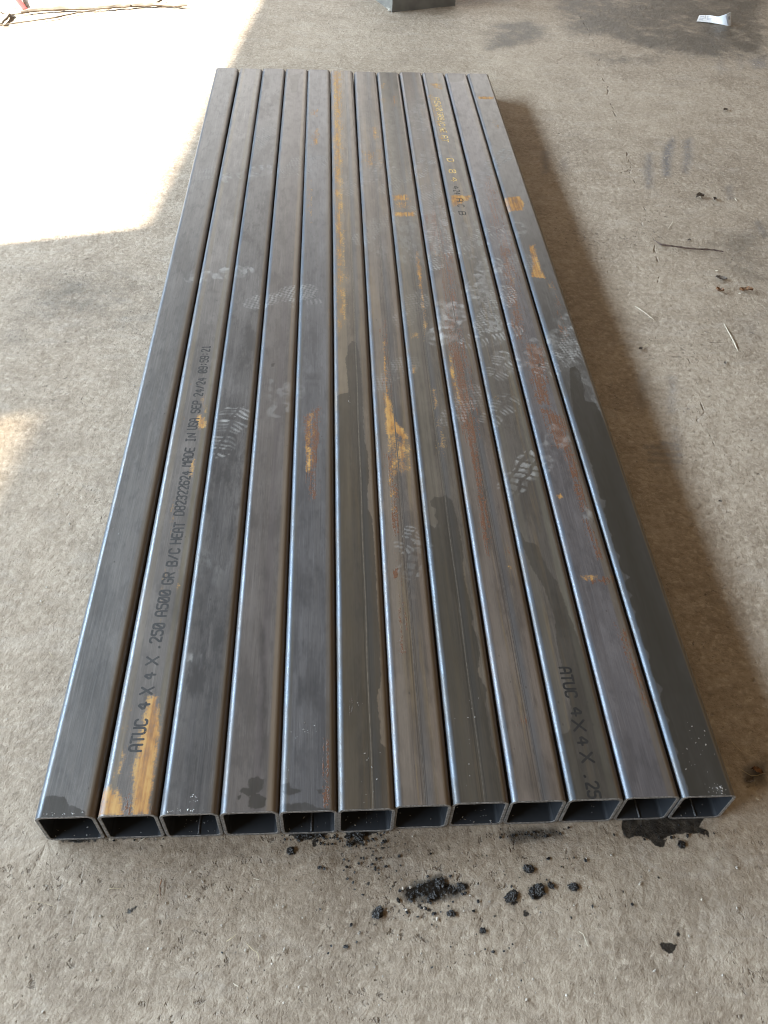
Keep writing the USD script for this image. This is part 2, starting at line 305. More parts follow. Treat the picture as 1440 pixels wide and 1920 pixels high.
Wm = lambda px: Polygon(at(px, W)[:, :2]).buffer(0)
WET = [Wm(p) for p in (
    [(66,1524),(72,1506),(82,1497),(97,1490),(108,1492),(120,1494),(127,1502),(130,1511),(140,1513),(150,1517),(160,1522),(162,1532),(60,1534)],
    [(520,1516),(530,1508),(542,1506),(575,1505),(588,1508),(594,1514),(620,1517),(622,1524),(518,1526)], [(526,1470),(543,1467),(545,1478),(566,1481),(560,1486),(540,1492),(530,1484)], [(593,1480),(606,1480),(600,1490)],
    [(466,1462),(480,1455),(496,1462),(492,1480),(480,1488),(500,1495),(498,1512),(480,1518),(466,1512),(468,1494),(448,1484),(452,1478),(466,1478)], [(446,1492),(452,1488),(450,1500),(445,1500)],
    [(661,639),(669,644),(673,660),(676,690),(680,740),(681,800),(684,830),(690,850),(692,900),(688,925),(690,955),(697,967),(700,1000),(703,1040),(706,1100),(712,1200),(714,1280),(706,1310),(712,1350),(715,1395),(725,1402),(729,1524),(628,1524),(632,742),(640,738),(653,736),(652,720),(650,690),(647,672),(651,664),(653,648)],
    [(806,940),(815,931),(825,933),(836,927),(848,940),(856,970),(862,1000),(868,1030),(868,1060),(872,1090),(876,1110),(884,1140),(888,1160),(885,1170),(893,1190),(900,1225),(895,1260),(905,1280),(912,1290),(910,1320),(915,1350),(918,1370),(922,1400),(930,1420),(935,1445),(941,1475),(948,1510),(846,1512),(797,985),(806,984),(815,990),(822,978),(815,968),(818,955),(808,948)],
    [(966,978),(985,1016),(997,1018),(1008,1022),(1015,1040),(1022,1055),(1032,1075),(1045,1090),(1055,1120),(1070,1160),(1080,1185),(1090,1215),(1100,1245),(1120,1290),(1140,1400),(1164,1504),(1064,1506),(1030,1372),(1056,1376),(1068,1370),(1072,1330),(1052,1245),(1044,1205),(1040,1160),(1030,1130),(1020,1100),(1000,1070),(985,1034),(974,1015)],
    [(1068,690),(1078,687),(1086,695),(1092,715),(1097,733),(1095,742),(1098,752),(1115,755),(1127,776),(1165,862),(1395,1498),(1284,1500),(1108,870),(1076,780),(1070,740)],
    [(541,142),(556,140),(568,134),(560,150),(558,172),(545,174),(547,158)], [(836,138),(872,138),(868,152),(846,155)], [(490,140),(497,140),(500,150)],
    [(1010,682),(1014,680),(1014,688),(1008,688)][::1], [(508,682),(515,681),(514,688),(508,688)])]
HOLES = [Wm(p) for p in ([(1120,936),(1136,938),(1134,952),(1122,950)], [(1196,974),(1205,974),(1206,984),(1197,984)])]
def S(z, *rows): return [(np.array(px, float), w, s) for px, w, s in rows]
ORANGE = S(W,
    ([(278,1306),(294,1306),(299,1372),(290,1440),(281,1528),(250,1528),(248,1450),(262,1380)], 1.15, .008), ([(180,1530),(186,1492),(198,1480),(222,1486),(228,1506),(231,1528)], 1.1, .008),
    ([(188,1480),(205,1473),(224,1482),(228,1496),(214,1494),(192,1500)], .8, .006), ([(216,1440),(229,1420),(232,1400),(234,1420),(226,1450),(212,1462)], .7, .005), ([(236,1380),(246,1320),(250,1322),(238,1400)], .45, .006), ([(224,1420),(233,1330),(238,1330),(232,1420)], .45, .006),
    ([(366,786),(374,774),(384,784),(386,802),(374,806)], 1., .006), ([(356,868),(366,858),(366,872),(358,905),(354,900)], .75, .004), ([(340,780),(348,782),(347,790)], .6, .004), ([(330,1080),(336,1060),(338,1100),(330,1110)], .5, .006), ([(378,750),(388,730),(386,775),(378,775)], .6, .006), ([(355,720),(362,718),(362,726)], .6, .004),
    ([(322,940),(332,930),(300,1180),(290,1180)], .34, .006),
    ([(574,838),(586,836),(585,884),(574,882)], .8, .008), ([(576,775),(590,772),(590,838),(574,836)], .5, .008), ([(584,205),(596,205),(594,218),(584,216)], .65, .01), ([(583,245),(598,240),(600,268),(586,275)], .62, .012), ([(576,340),(586,335),(585,420),(576,410)], .42, .01), ([(616,580),(620,578),(620,612),(616,612)], .6, .003),
    ([(621,133),(641,133),(643,300),(646,500),(630,500),(624,300)], .66, .014), ([(628,500),(650,500),(652,600),(628,640)], .52, .012),
    ([(694,240),(706,236),(712,258),(700,262)], .7, .012), ([(678,280),(716,280),(716,315),(680,315)], .48, .03),
    ([(721,735),(728,738),(735,770),(744,792),(756,806),(767,824),(756,824),(742,812),(724,815)], 1.1, .006), ([(722,800),(750,806),(768,826),(772,880),(734,900)], .62, .014), ([(716,640),(722,640),(729,735),(722,740)], .55, .004), ([(724,860),(736,860),(742,960),(730,960)], .5, .008),
    ([(735,366),(764,364),(766,376),(738,376)], .9, .01), ([(742,376),(770,376),(772,394),(744,394)], .6, .02), ([(738,398),(778,396),(778,406),(740,406)], .85, .008), ([(711,158),(724,156),(724,166),(712,168)], .55, .02), ([(734,180),(744,178),(746,198),(736,200)], .6, .014), ([(712,184),(722,182),(720,192)], .6, .012),
    ([(778,472),(784,470),(790,500),(800,620),(796,640),(788,560)], .72, .006), ([(809,728),(816,730),(822,762),(814,768)], .8, .007), ([(770,624),(788,622),(788,634),(770,634)], .45, .008), ([(772,684),(780,684),(780,700),(772,700)], .7, .005), ([(816,780),(830,780),(836,860),(822,850)], .45, .012),
    ([(844,690),(851,694),(853,712),(846,710)], 1., .005), ([(840,660),(846,662),(860,720),(866,760),(858,760)], .52, .005), ([(816,460),(824,456),(824,480),(818,480)], .55, .01),
    ([(842,366),(884,366),(880,374),(866,382),(850,388)], .95, .008), ([(804,180),(814,180),(834,262),(824,262)], .55, .008), ([(807,156),(826,156),(830,168),(812,166)], .75, .012), ([(798,178),(812,176),(812,184),(800,184)], .6, .01), ([(794,150),(800,150),(802,180),(797,180)], .5, .006),
    ([(1044,928),(1052,924),(1056,934),(1048,936)], .95, .004), ([(1087,1078),(1121,1076),(1122,1084),(1108,1090),(1090,1088)], .62, .003), ([(1142,1076),(1152,1076),(1157,1088),(1150,1088)], .75, .003), ([(925,740),(932,738),(934,752),(927,752)], .5, .006), ([(958,520),(966,516),(968,532),(960,534)], .65, .007),
    ([(946,370),(975,368),(982,380),(982,394),(952,397),(946,380)], 1.05, .006), ([(992,460),(1002,458),(1004,468),(1010,490),(1020,515),(1022,522),(996,520),(998,490)], .95, .006), ([(896,181),(926,181),(926,186),(898,186)], .95, .005), ([(920,215),(934,230),(938,250),(926,240)], .42, .012), ([(1020,520),(1036,535),(1046,560),(1030,545)], .45, .01), ([(952,1062),(960,1060),(962,1072)], .6, .004))
RED = S(W,
    ([(566,780),(600,760),(600,830),(592,900),(578,900)], .66, .008), ([(575,890),(600,895),(596,935),(582,940)], .5, .008), ([(712,620),(724,600),(732,760),(720,760)], .56, .01),
    ([(722,850),(740,850),(748,1000),(738,1010)], .72, .008), ([(740,1000),(758,1150),(768,1180),(752,1180)], .45, .008), ([(738,1070),(746,1064),(745,1082),(738,1086)], 1.1, .002), ([(746,1200),(754,1180),(760,1220),(750,1230)], .5, .006),
    ([(820,480),(850,460),(868,640),(836,640)], .55, .012), ([(838,640),(872,640),(900,820),(876,830),(860,780)], .74, .010), ([(866,780),(886,780),(918,1010),(904,1020),(896,900)], .80, .008), ([(908,1000),(920,1000),(925,1050),(912,1050)], .5, .008), ([(790,400),(830,380),(840,480),(800,480)], .45, .02),
    ([(935,460),(960,460),(990,640),(960,640)], .5, .012), ([(980,640),(1020,650),(1030,760),(1004,760)], .74, .010), ([(1008,760),(1060,780),(1075,850),(1040,840)], .78, .010), ([(1050,840),(1078,850),(1110,960),(1090,960)], .75, .008), ([(905,330),(930,330),(950,430),(920,430)], .5, .015), ([(930,420),(955,430),(975,540),(950,540)], .55, .012),
    ([(1086,970),(1106,975),(1135,1050),(1118,1048)], .5, .008), ([(1152,1170),(1180,1180),(1228,1330),(1216,1340),(1190,1280)], .66, .010), ([(1100,1085),(1160,1080),(1160,1092),(1110,1096)], .55, .006), ([(948,1028),(956,1022),(956,1038),(948,1038)], .6, .004),
    ([(1030,520),(1050,560),(1066,640),(1050,640)], .4, .012), ([(966,1340),(990,1345),(985,1370),(968,1368)], .5, .008), ([(740,1190),(756,1190),(752,1205)], .55, .006), ([(236,1500),(246,1480),(250,1530),(232,1530)], .6, .005), ([(278,1512),(292,1508),(290,1532),(276,1530)], .9, .004), ([(605,1380),(618,1385),(619,1515),(606,1515)], .42, .004), ([(645,1320),(660,1310),(664,1340),(648,1345)], .45, .005))
SCUFF = S(W,
    ([(800,395),(840,390),(866,470),(856,480),(812,484)], .55, .02), ([(868,420),(905,415),(925,520),(950,640),(905,640)], .42, .02), ([(880,600),(948,600),(956,640),(900,650)], .6, .01), ([(806,560),(850,570),(860,640),(824,640)], .45, .015),
    ([(930,660),(960,665),(966,700),(945,700)], .6, .008), ([(1040,600),(1075,600),(1095,680),(1060,690)], .45, .015), ([(885,330),(910,325),(930,400),(900,400)], .42, .02), ([(735,410),(780,410),(795,500),(750,500)], .3, .02), ([(690,410),(720,410),(724,480),(694,480)], .3, .02), ([(630,330),(660,330),(655,350),(640,355)], .35, .01),
    ([(760,190),(790,195),(800,250),(770,250)], .4, .012), ([(1330,1478),(1372,1472),(1372,1484),(1340,1490)], .75, .006), ([(700,210),(740,200),(745,330),(715,340)], .3, .03), ([(660,200),(690,200),(700,330),(670,330)], .22, .03),
    ([(422,190),(430,190),(428,215),(418,215)], .5, .006), ([(1095,950),(1110,960),(1106,980),(1092,974)], .55, .006), ([(505,680),(540,745),(520,760),(500,740)], .25, .01), ([(812,985),(824,984),(816,992)], .6, .003), ([(1070,700),(1090,690),(1130,770),(1110,760)], .32, .01), ([(360,1010),(420,1060),(410,1100),(360,1080)], .28, .015), ([(395,1115),(410,1112),(408,1130),(396,1134)], .35, .01), ([(350,1225),(378,1226),(372,1246),(350,1252)], .55, .004), ([(250,840),(330,700),(330,830),(290,940)], .0, .02))
DIRT = S(W,        # darker, dirtier areas of the mill scale
    ([(300,1100),(400,1100),(395,1180),(330,1240)], .5, .03), ([(320,1420),(400,1420),(400,1525),(300,1525)], .5, .03), ([(330,760),(420,760),(440,900),(360,960)], .2, .04), ([(545,1060),(600,1060),(605,1130),(545,1140)], .4, .02), ([(545,1280),(606,1260),(605,1330),(550,1330)], .45, .015), ([(575,700),(600,700),(602,712),(572,712)], .5, .004), ([(578,718),(598,718),(596,724),(578,724)], .5, .004),
    ([(486,1160),(496,1180),(502,1300),(500,1400),(488,1440),(490,1300)], .85, .004), ([(488,990),(500,1040),(506,1160),(496,1160)], .35, .006), ([(470,920),(478,990),(476,1010),(470,1000)], .25, .006), ([(1200,1280),(1320,1278),(1324,1300),(1206,1302)], .35, .004), ([(400,500),(398,540),(412,548),(394,550)], .5, .004), ([(955,1430),(1055,1420),(1060,1498),(960,1498)], .4, .02), ([(1060,1470),(1150,1470),(1158,1498),(1066,1498)], .3, .02), ([(745,1200),(800,1200),(820,1380),(780,1400)], .25, .03), ([(560,960),(570,958),(572,975),(562,978)], .45, .003), ([(578,958),(586,958),(586,974),(578,976)], .45, .003), ([(590,957),(598,957),(598,972),(590,974)], .45, .003), ([(955,895),(990,900),(990,925),(960,930)], .35, .012), ([(800,480),(826,478),(826,520),(806,520)], .4, .01), ([(940,720),(948,700),(1010,860),(990,870)], .2, .02))
# boot prints: centre pixel, direction of the toe (pixel), length, width, weight, tread
PRINTS = [((428,808),(446,770),.20,.10,.85,0),((526,556),(560,548),.24,.10,.75,1),((412,514),(452,508),.22,.085,.7,2),((492,258),(505,240),.20,.10,.6,1),((462,326),(500,318),.26,.10,.75,2),((380,330),(400,322),.22,.10,.4,1),((552,312),(572,300),.22,.10,.45,1),((586,310),(606,300),.2,.1,.4,0),
          ((797,306),(808,290),.26,.11,.95,0),((800,372),(812,350),.26,.11,.7,1),((822,420),(832,380),.28,.11,.9,0),((830,470),(850,440),.26,.11,.9,1),((890,452),(915,440),.28,.11,.8,0),((905,520),(925,490),.28,.11,.85,2),((925,578),(945,545),.28,.11,.85,1),((922,628),(950,618),.22,.10,.95,0),((942,686),(955,670),.14,.10,.9,0),
          ((838,606),(852,580),.24,.11,.85,2),((984,886),(1000,872),.19,.10,.7,3),((944,296),(962,286),.22,.11,.75,3),((1070,648),(1085,628),.24,.11,.75,1),((1062,618),(1084,600),.24,.11,.5,2),((1050,680),(1066,670),.2,.1,.6,0),((785,200),(795,186),.2,.1,.6,2),((790,240),(800,226),.22,.1,.6,2),((742,340),(756,326),.22,.11,.45,1),((706,322),(718,312),.22,.11,.55,3),((703,430),(716,420),.24,.11,.5,1),((658,350),(668,340),.16,.09,.45,0),
          ((905,330),(915,320),.22,.1,.5,2),((955,440),(965,430),.2,.1,.5,2),((965,500),(980,490),.2,.1,.45,1),((870,760),(884,745),.2,.1,.55,1),((935,770),(945,758),.16,.09,.5,0),((1005,660),(1025,640),.2,.1,.4,2),((738,700),(752,690),.2,.09,.35,1),((770,580),(784,560),.2,.1,.4,1),((780,1050),(790,1035),.12,.08,.4,3),((770,1010),(778,1000),.1,.07,.4,0),((536,750),(545,735),.16,.09,.28,2),((575,565),(590,560),.12,.07,.4,0),((1040,830),(1056,810),.18,.09,.4,2),((1110,820),(1120,800),.1,.06,.0,0)]
def print_w(X, Y, c, toe, L, Wd, w, kind):
    a, b = at([c], W)[0, :2], at([toe], W)[0, :2]
    d = (b - a) / np.linalg.norm(b - a)
    u = ((X - a[0]) * d[0] + (Y - a[1]) * d[1]) / (L / 2); v = ((Y - a[1]) * d[0] - (X - a[0]) * d[1]) / (Wd / 2)
    out = np.zeros(X.shape)
    k = (np.abs(u) < 1) & (np.abs(v) < 1)
    if not k.any(): return out
    u, v = u[k], v[k]
    q3 = np.stack([X[k] * 38, Y[k] * 38, X[k] * 0 + c[1] * .01], -1)
    u = u + (meshkit.noise(q3, 31) - .5) * .011 / (L / 2); v = v + (meshkit.noise(q3, 33) - .5) * .011 / (Wd / 2)
    half = .78 - .20 * np.exp(-((u + .15) / .28) ** 2) + .16 * np.exp(-((u - .45) / .4) ** 2)
    edge = sstep(0, .12, half * np.sqrt(np.clip(1 - np.abs(u) ** 5, 0, 1)) - np.abs(v))
    cm = L / 2
    if kind == 0: lug = sstep(-.25, .35, np.sin((u * cm + .35 * np.abs(v) * Wd / 2) * 2 * np.pi / .0125)) * sstep(.04, .12, np.abs(v - .05)) * sstep(-.85, -.6, np.sin(u * cm * 2 * np.pi / .06))
    elif kind == 1: lug = sstep(-.1, .4, np.sin(u * cm * 2 * np.pi / .0145) * np.sin(v * Wd / 2 * 2 * np.pi / .017) + .12)
    elif kind == 2: lug = sstep(.0, .5, meshkit.noise(np.stack([u * cm / .011, v * Wd / 2 / .018, u * 0 + L * 31], -1), 3) * 1.9 - .7)
    else: lug = sstep(-.7, -.3, np.sin((u * cm + .4 * v * Wd / 2) * 2 * np.pi / .024)) * sstep(-.75, -.4, np.sin((v * Wd / 2 - .2 * u * cm) * 2 * np.pi / .03))
    dust = sstep(.36, .62, meshkit.fbm(np.stack([X[k] * 45, Y[k] * 45, X[k] * 0 + c[0] * .1], -1), 3, 11))
    out[k] = w * edge * lug * (.25 + .75 * dust)
    return out

GLARE_LIFT = [1.75, 1.25, 1.2, 1.18, 1.15, 1.0, 1.05, .92, .92, .85, .95, .8]  # albedo gain per tube; raises the left ones to paint in glare
def tube_mat(i):
    """Mill scale with the wear of one tube."""
    T = dict(TUBES[i]); g = G()
    for k in 'abc': T[k] = tuple(x * GLARE_LIFT[i] * w for x, w in zip(T[k], (1.03, .965, .925)))
    P = g.n('geometry', 'position'); off = (i * 3.7, i * 1.3, 0)
    streak = g.noise(g.map(P, (75, 1.1, 75), off), 1., 5., .6); streak2 = g.noise(g.map(P, (240, 5., 240), off), 1., 4., .65)
    broad = g.noise(g.map(P, (14, 1.7, 14), off), 1., 4., .55); fine = g.noise(P, 620., 3., .6); mott = g.noise(g.map(P, (60, 22, 60), off), 1., 5., .62)
    lat = g.attr('lat')
    col = g.ramp(g.step(broad, .3, .7), [(0, T['a']), (1, T['b'])])
    col = g.mix(g.step(streak, .40, .66, 0., .55), col, T['c'])
    col = g.mix(g.step(streak2, .52, .74, 0., T.get('lines', .35)), col, tuple(x * .45 for x in T['a']))
    col = g.mix(g.step(streak2, .46, .30, 0., .22), col, tuple(min(1, x * 1.9) for x in T['b']))
    col = g.mix(g.step(mott, .50, .70, 0., .42), col, tuple(x * .55 for x in T['a']))
    streak3 = g.noise(g.map(P, (620, 9., 620), off), 1., 3., .6)
    col = g.mix(g.step(streak3, .52, .68, 0., .34), col, tuple(x * .5 for x in T['a']))
    col = g.mix(g.step(streak3, .44, .32, 0., .22), col, tuple(x * 1.7 for x in T['b']))
    patch = g.noise(g.map(P, (16, 5, 16), off), 1., 6., .7)
    col = g.mix(g.step(patch, .50, .62, 0., T.get('patch', .5)), col, tuple(x * .60 for x in T['a']))
    col = g.mix(g.step(patch, .46, .34, 0., .40), col, tuple(x * 1.35 for x in T['b']))
    col = g.mix(g.step(fine, .40, .64, 0., .22), col, tuple(x * .5 for x in T['a']))
    if 'seam' in T or i == 9:
        warm_ = g.noise(g.map(P, (40, 1.6, 40), (off[1], 5, 1)), 1., 5., .65)
        col = g.mix(g.step(warm_, .50, .70, 0., .42), col, (.19, .128, .060))
    if 'seam' in T:                                       # blue tempered band and rolled lines beside the weld
        s = T['seam']
        band = g.m('multiply', g.step(lat, s - .004, s + .003), g.step(lat, s + .022, s + .006))
        col = g.mix(g.m('multiply', band, g.step(broad, .3, .6, .25, .65)), col, (.072, .074, .079))
        for dx, wd in ((-.0045, .0007), (.0, .0009), (.0038, .0006)):
            ln = g.step(g.m('absolute', g.m('subtract', lat, s + dx)), wd * 1.7, wd * .5)
            col = g.mix(g.m('multiply', ln, .6), col, tuple(x * .4 for x in T['a']))
    for (x0, x1, cc, f) in T.get('bands', ()):
        b = g.m('multiply', g.step(lat, x0 - .003, x0 + .003), g.step(lat, x1 + .003, x1 - .003))
        col = g.mix(g.m('multiply', b, g.step(streak, .3, .62, f * .45, f)), col, cc)
    dirt = g.m('multiply', g.attr('dirt'), g.step(mott, .32, .62, .3, 1.))
    col = g.mix(g.m('multiply', dirt, .8), col, tuple(x * .35 for x in T['a']))
    grit = g.noise(P, 190., 4., .7)
    def worn(name, k1, k2, k3, lo, hi):
        w = g.attr(name)
        n = g.m('add', g.m('add', g.m('multiply', g.m('subtract', streak2, .5), k1), g.m('multiply', g.m('subtract', mott, .5), k2)), g.m('multiply', g.m('subtract', grit, .5), k3))
        return g.m('multiply', g.step(g.m('add', w, n), lo, hi), g.step(w, .02, .2))
    red = worn('red', 2.3, 1.2, 2.2, .47, .66)
    col = g.mix(g.m('multiply', red, .9), col, g.ramp(fine, [(.3, (.050, .025, .016)), (.7, (.19, .080, .040))]))
    ora = worn('orange', .8, 1.3, 1.6, .30, 1.0)
    oc = g.ramp(g.step(g.m('add', g.m('multiply', streak, .6), g.m('multiply', mott, .4)), .34, .62), [(0, (.19, .082, .022)), (.5, (.40, .185, .036)), (1, (.52, .30, .085))])
    col = g.mix(g.m('multiply', ora, .80), col, oc)
    sc = g.m('multiply', g.attr('scuff'), g.step(g.m('add', g.m('multiply', mott, .6), g.m('multiply', fine, .4)), .36, .60, .2, 1.))
    col = g.mix(g.m('multiply', sc, .70), col, (.41, .395, .37))
    wn = g.m('multiply', g.m('subtract', g.noise(P, 95., 4., .65), .5), .011)
    wet = g.step(g.m('add', g.attr('wet'), wn), -.0014, .0014)
    col = g.mix(g.m('multiply', wet, g.m('multiply', g.step(broad, .3, .65, .78, 1.06), T.get('wetk', .72))), col, (.021, .0185, .0145))
    # scattered dark specks
    v = g.n('voronoi_texture', 'distance', vector=g.map(P, (1, .6, 1)), scale=70.); vs = g.n('separate_color', 'r', color=g.n('voronoi_texture', 'color', vector=g.map(P, (1, .6, 1)), scale=70.))
    sp = g.m('multiply', g.step(v, .16, .07), g.step(vs, .93, .95))
    col = g.mix(g.m('multiply', sp, .6), col, (.03, .025, .022))
    r = g.m('add', T.get('rough', .40), g.m('multiply', g.m('subtract', mott, .5), .22))
    r = g.m('add', r, g.m('add', g.m('multiply', ora, .25), g.m('multiply', sc, .35)))
    sky_sheen = g.m('multiply', g.step(lat, -.0355, -.0410), g.m('multiply', g.step(streak2, .75, .45, .6, 1.), g.step(g.noise(g.map(P, (30, 9, 30), off), 1., 5., .7), .62, .42, .35, 1.)))
    col = g.mix(g.m('multiply', sky_sheen, .62), col, (.105, .135, .175))  # blue sky highlight painted into the left corners
    col = g.mix(g.m('multiply', g.step(lat, .0355, .041), .55), col, (.135, .098, .062))
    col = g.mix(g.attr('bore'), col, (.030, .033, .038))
    r = g.m('add', r, g.m('multiply', sky_sheen, .02))
    bm = g.n('bump', 'normal', height=g.m('add', g.m('multiply', fine, .22), g.m('add', g.m('multiply', streak2, .5), g.m('add', g.m('multiply', red, .6), g.m('multiply', mott, .8)))), strength=.55, distance=.00045)
    return g.make(f'mill_scale_{i:02d}', g.n('principled_bsdf', 'BSDF', base_color=col, roughness=r, normal=bm, specular_ior_level=T.get('spec', .5), metallic=g.m('multiply', sky_sheen, .6)))
GREY = dict(a=(.060, .060, .060), b=(.088, .087, .086), c=(.075, .073, .071))
BROWN = dict(a=(.072, .061, .052), b=(.120, .100, .084), c=(.10, .086, .073), lines=.5)
edge_b = lambda f=.55: (.031, .046, (.095, .070, .046), f)
TUBES = [dict(GREY, patch=.35, a=(.052, .053, .054), b=(.078, .078, .077), bands=[edge_b(.4)], l='leftmost square steel tube, clean dark grey with a small wet patch at its near end'),
         dict(GREY, a=(.085, .082, .080), b=(.125, .120, .115), c=(.105, .10, .095), bands=[(-.036, -.026, (.17, .135, .085), .45), (.026, .036, (.13, .105, .06), .5)], l='grey square steel tube with long black lettering and orange rust at its end'),
         dict(GREY, patch=.8, a=(.050, .050, .052), b=(.092, .090, .090), bands=[edge_b(.2)], l='dark mottled square steel tube with dusty boot prints, just right of the lettered rusty one'),
         dict(GREY, a=(.070, .064, .061), b=(.088, .081, .077), c=(.078, .070, .065), bands=[(.030, .045, (.135, .098, .066), .8), (.004, .02, (.08, .066, .066), .4)], l='smooth brownish grey square steel tube, fourth from the left, with a dark drip line'),
         dict(GREY, a=(.058, .059, .064), b=(.088, .089, .094), c=(.075, .074, .075), bands=[edge_b(.45), (-.042, -.034, (.085, .075, .06), .5)], l='bluish grey square steel tube with a thin orange brown rust streak halfway along'),
         dict(BROWN, a=(.085, .070, .054), b=(.135, .112, .086), seam=.012, wetk=.66, bands=[(-.036, -.012, (.16, .122, .078), .5), (.028, .046, (.12, .085, .058), .5)], l='sixth square steel tube from the left, brown with a long dark wet streak'),
         dict(BROWN, seam=.004, bands=[(-.034, -.012, (.175, .14, .11), .45), (.030, .046, (.14, .10, .072), .6)], l='brown square steel tube with an orange rust flare halfway along its weld'),
         dict(BROWN, a=(.066, .058, .049), b=(.108, .094, .076), seam=.006, wetk=.66, bands=[(-.034, -.008, (.12, .10, .075), .5)], l='olive brown square steel tube, eighth from the left, with a ragged wet streak'),
         dict(BROWN, a=(.074, .063, .056), b=(.118, .099, .086), seam=.004, bands=[(-.034, -.014, (.15, .12, .098), .45), (.030, .046, (.13, .096, .072), .5)], l='scuffed brown square steel tube, ninth from the left, with boot prints and rust'),
         dict(BROWN, a=(.070, .064, .058), b=(.108, .098, .088), c=(.09, .082, .072), wetk=.52, bands=[(-.036, -.022, (.10, .086, .068), .5), (.024, .036, (.13, .115, .085), .45)], l='grey brown square steel tube with stencilled lettering running towards its near right end'),
         dict(GREY, a=(.070, .067, .072), b=(.108, .103, .108), c=(.09, .083, .084), bands=[(.026, .046, (.10, .076, .052), .6)], l='purplish square steel tube with two small yellow rings, second from the right'),
         dict(GREY, a=(.060, .058, .056), b=(.088, .087, .085), wetk=.90, l='rightmost square steel tube, dark and wet in its near half, with an orange square')]
g = G(); P = g.n('geometry', 'position')
cutn = g.noise(P, 260., 4., .6)
cut_m = g.make('sawn_steel', g.n('principled_bsdf', 'BSDF', base_color=g.ramp(g.step(cutn, .35, .68), [(0, (.13, .125, .12)), (1, (.34, .335, .33))]), metallic=.35, roughness=.46,
               normal=g.n('bump', 'normal', height=g.noise(g.map(P, (1200, 40, 300)), 1., 2.), strength=.5, distance=.0004)))
bead_m = simple('weld_bead', (.30, .30, .31), .35, .6, var=.5, scale=400.)
ink_g = G(); P = ink_g.n('geometry', 'position')
def ink(name, c1, c2, lo, hi, sc=260.):
    g = G(); P = g.n('geometry', 'position'); n = g.noise(P, sc, 4., .65)
    f = g.step(n, lo, hi)
    p = g.n('principled_bsdf', 'BSDF', base_color=g.ramp(g.noise(P, 90., 3.), [(.35, c1), (.65, c2)]), roughness=.6)
    return g.make(name, g.n('mix_closure', 'closure', fac=f, closure1=p, closure2=g.n('transparent_bsdf', 'BSDF')))
ink_m = ink('black_ink', (.022, .021, .021), (.040, .038, .037), .60, .72)
ink_worn = ink('worn_ink', (.005, .005, .005), (.014, .013, .012), .66, .78)
ink_rust = ink('rusted_ink', (.22, .13, .04), (.68, .48, .18), .66, .80)

GL = {  # stroke letters on a box 4 wide, 6 high
 'A': [[(0,0),(0,4.4),(.9,6),(3.1,6),(4,4.4),(4,0)], [(0,2.6),(4,2.6)]], 'T': [[(0,6),(4,6)], [(2,6),(2,0)]], 'U': [[(0,6),(0,1),(.8,0),(3.2,0),(4,1),(4,6)]], 'C': [[(4,5),(3.2,6),(.8,6),(0,5),(0,1),(.8,0),(3.2,0),(4,1)]],
 '4': [[(3,0),(3,6),(0,2),(4,2)]], 'X': [[(0,0),(4,6)], [(0,6),(4,0)]], '.': [[(1.6,0),(2.2,.2)]], '2': [[(0,5),(.8,6),(3.2,6),(4,5),(4,3.8),(0,0),(4,0)]], '5': [[(4,6),(.3,6),(.2,3.5),(3,3.6),(4,2.7),(4,.9),(3,0),(.7,0),(0,.8)]],
 '0': [[(0,1),(.8,0),(3.2,0),(4,1),(4,5),(3.2,6),(.8,6),(0,5),(0,1)], [(.6,1),(3.4,5)]], 'G': [[(4,5),(3.2,6),(.8,6),(0,5),(0,1),(.8,0),(3.2,0),(4,1),(4,2.8),(2.3,2.8)]], 'R': [[(0,0),(0,6),(3.2,6),(4,5.2),(4,3.8),(3.2,3),(0,3)], [(2,3),(4,0)]],
 'B': [[(0,0),(0,6),(3.1,6),(3.8,5.2),(3.8,3.9),(3,3.1),(0,3.1)], [(3,3.1),(4,2.3),(4,.8),(3.2,0),(0,0)]], '/': [[(.4,.3),(3.6,5.7)]], 'H': [[(0,0),(0,6)], [(4,0),(4,6)], [(0,3),(4,3)]], 'E': [[(4,0),(0,0),(0,6),(4,6)], [(0,3.1),(3.2,3.1)]],
 'D': [[(0,0),(0,6),(2.8,6),(4,4.8),(4,1.2),(2.8,0),(0,0)]], '8': [[(.8,3.1),(0,4),(0,5.2),(.8,6),(3.2,6),(4,5.2),(4,4),(3.2,3.1),(.8,3.1),(0,2.2),(0,.8),(.8,0),(3.2,0),(4,.8),(4,2.2),(3.2,3.1)]], '3': [[(0,5.2),(.8,6),(3.2,6),(4,5.2),(4,4),(3,3.2),(1.5,3.2)], [(3,3.2),(4,2.2),(4,.8),(3.2,0),(.8,0),(0,.8)]],
 '6': [[(4,5.2),(3.2,6),(.8,6),(0,5),(0,.8),(.8,0),(3.2,0),(4,.8),(4,2.4),(3.2,3.2),(.3,3.2)]], 'M': [[(0,0),(0,6),(2,3),(4,6),(4,0)]], 'I': [[(1,0),(3,0)], [(1,6),(3,6)], [(2,0),(2,6)]], 'N': [[(0,0),(0,6),(4,0),(4,6)]], 'S': [[(4,5.2),(3.2,6),(.8,6),(0,5.2),(0,4),(.8,3.2),(3.2,2.9),(4,2),(4,.8),(3.2,0),(.8,0),(0,.8)]],
 'P': [[(0,0),(0,6),(3.2,6),(4,5.2),(4,3.6),(3.2,2.8),(0,2.8)]], '9': [[(0,.8),(.8,0),(3.2,0),(4,1),(4,5.2),(3.2,6),(.8,6),(0,5.2),(0,3.6),(.8,2.8),(4,2.8)]], '1': [[(1,5),(2.2,6),(2.2,0)], [(1,0),(3.4,0)]], ':': [[(2,1.2),(2,1.7)], [(2,4.2),(2,4.7)]]}
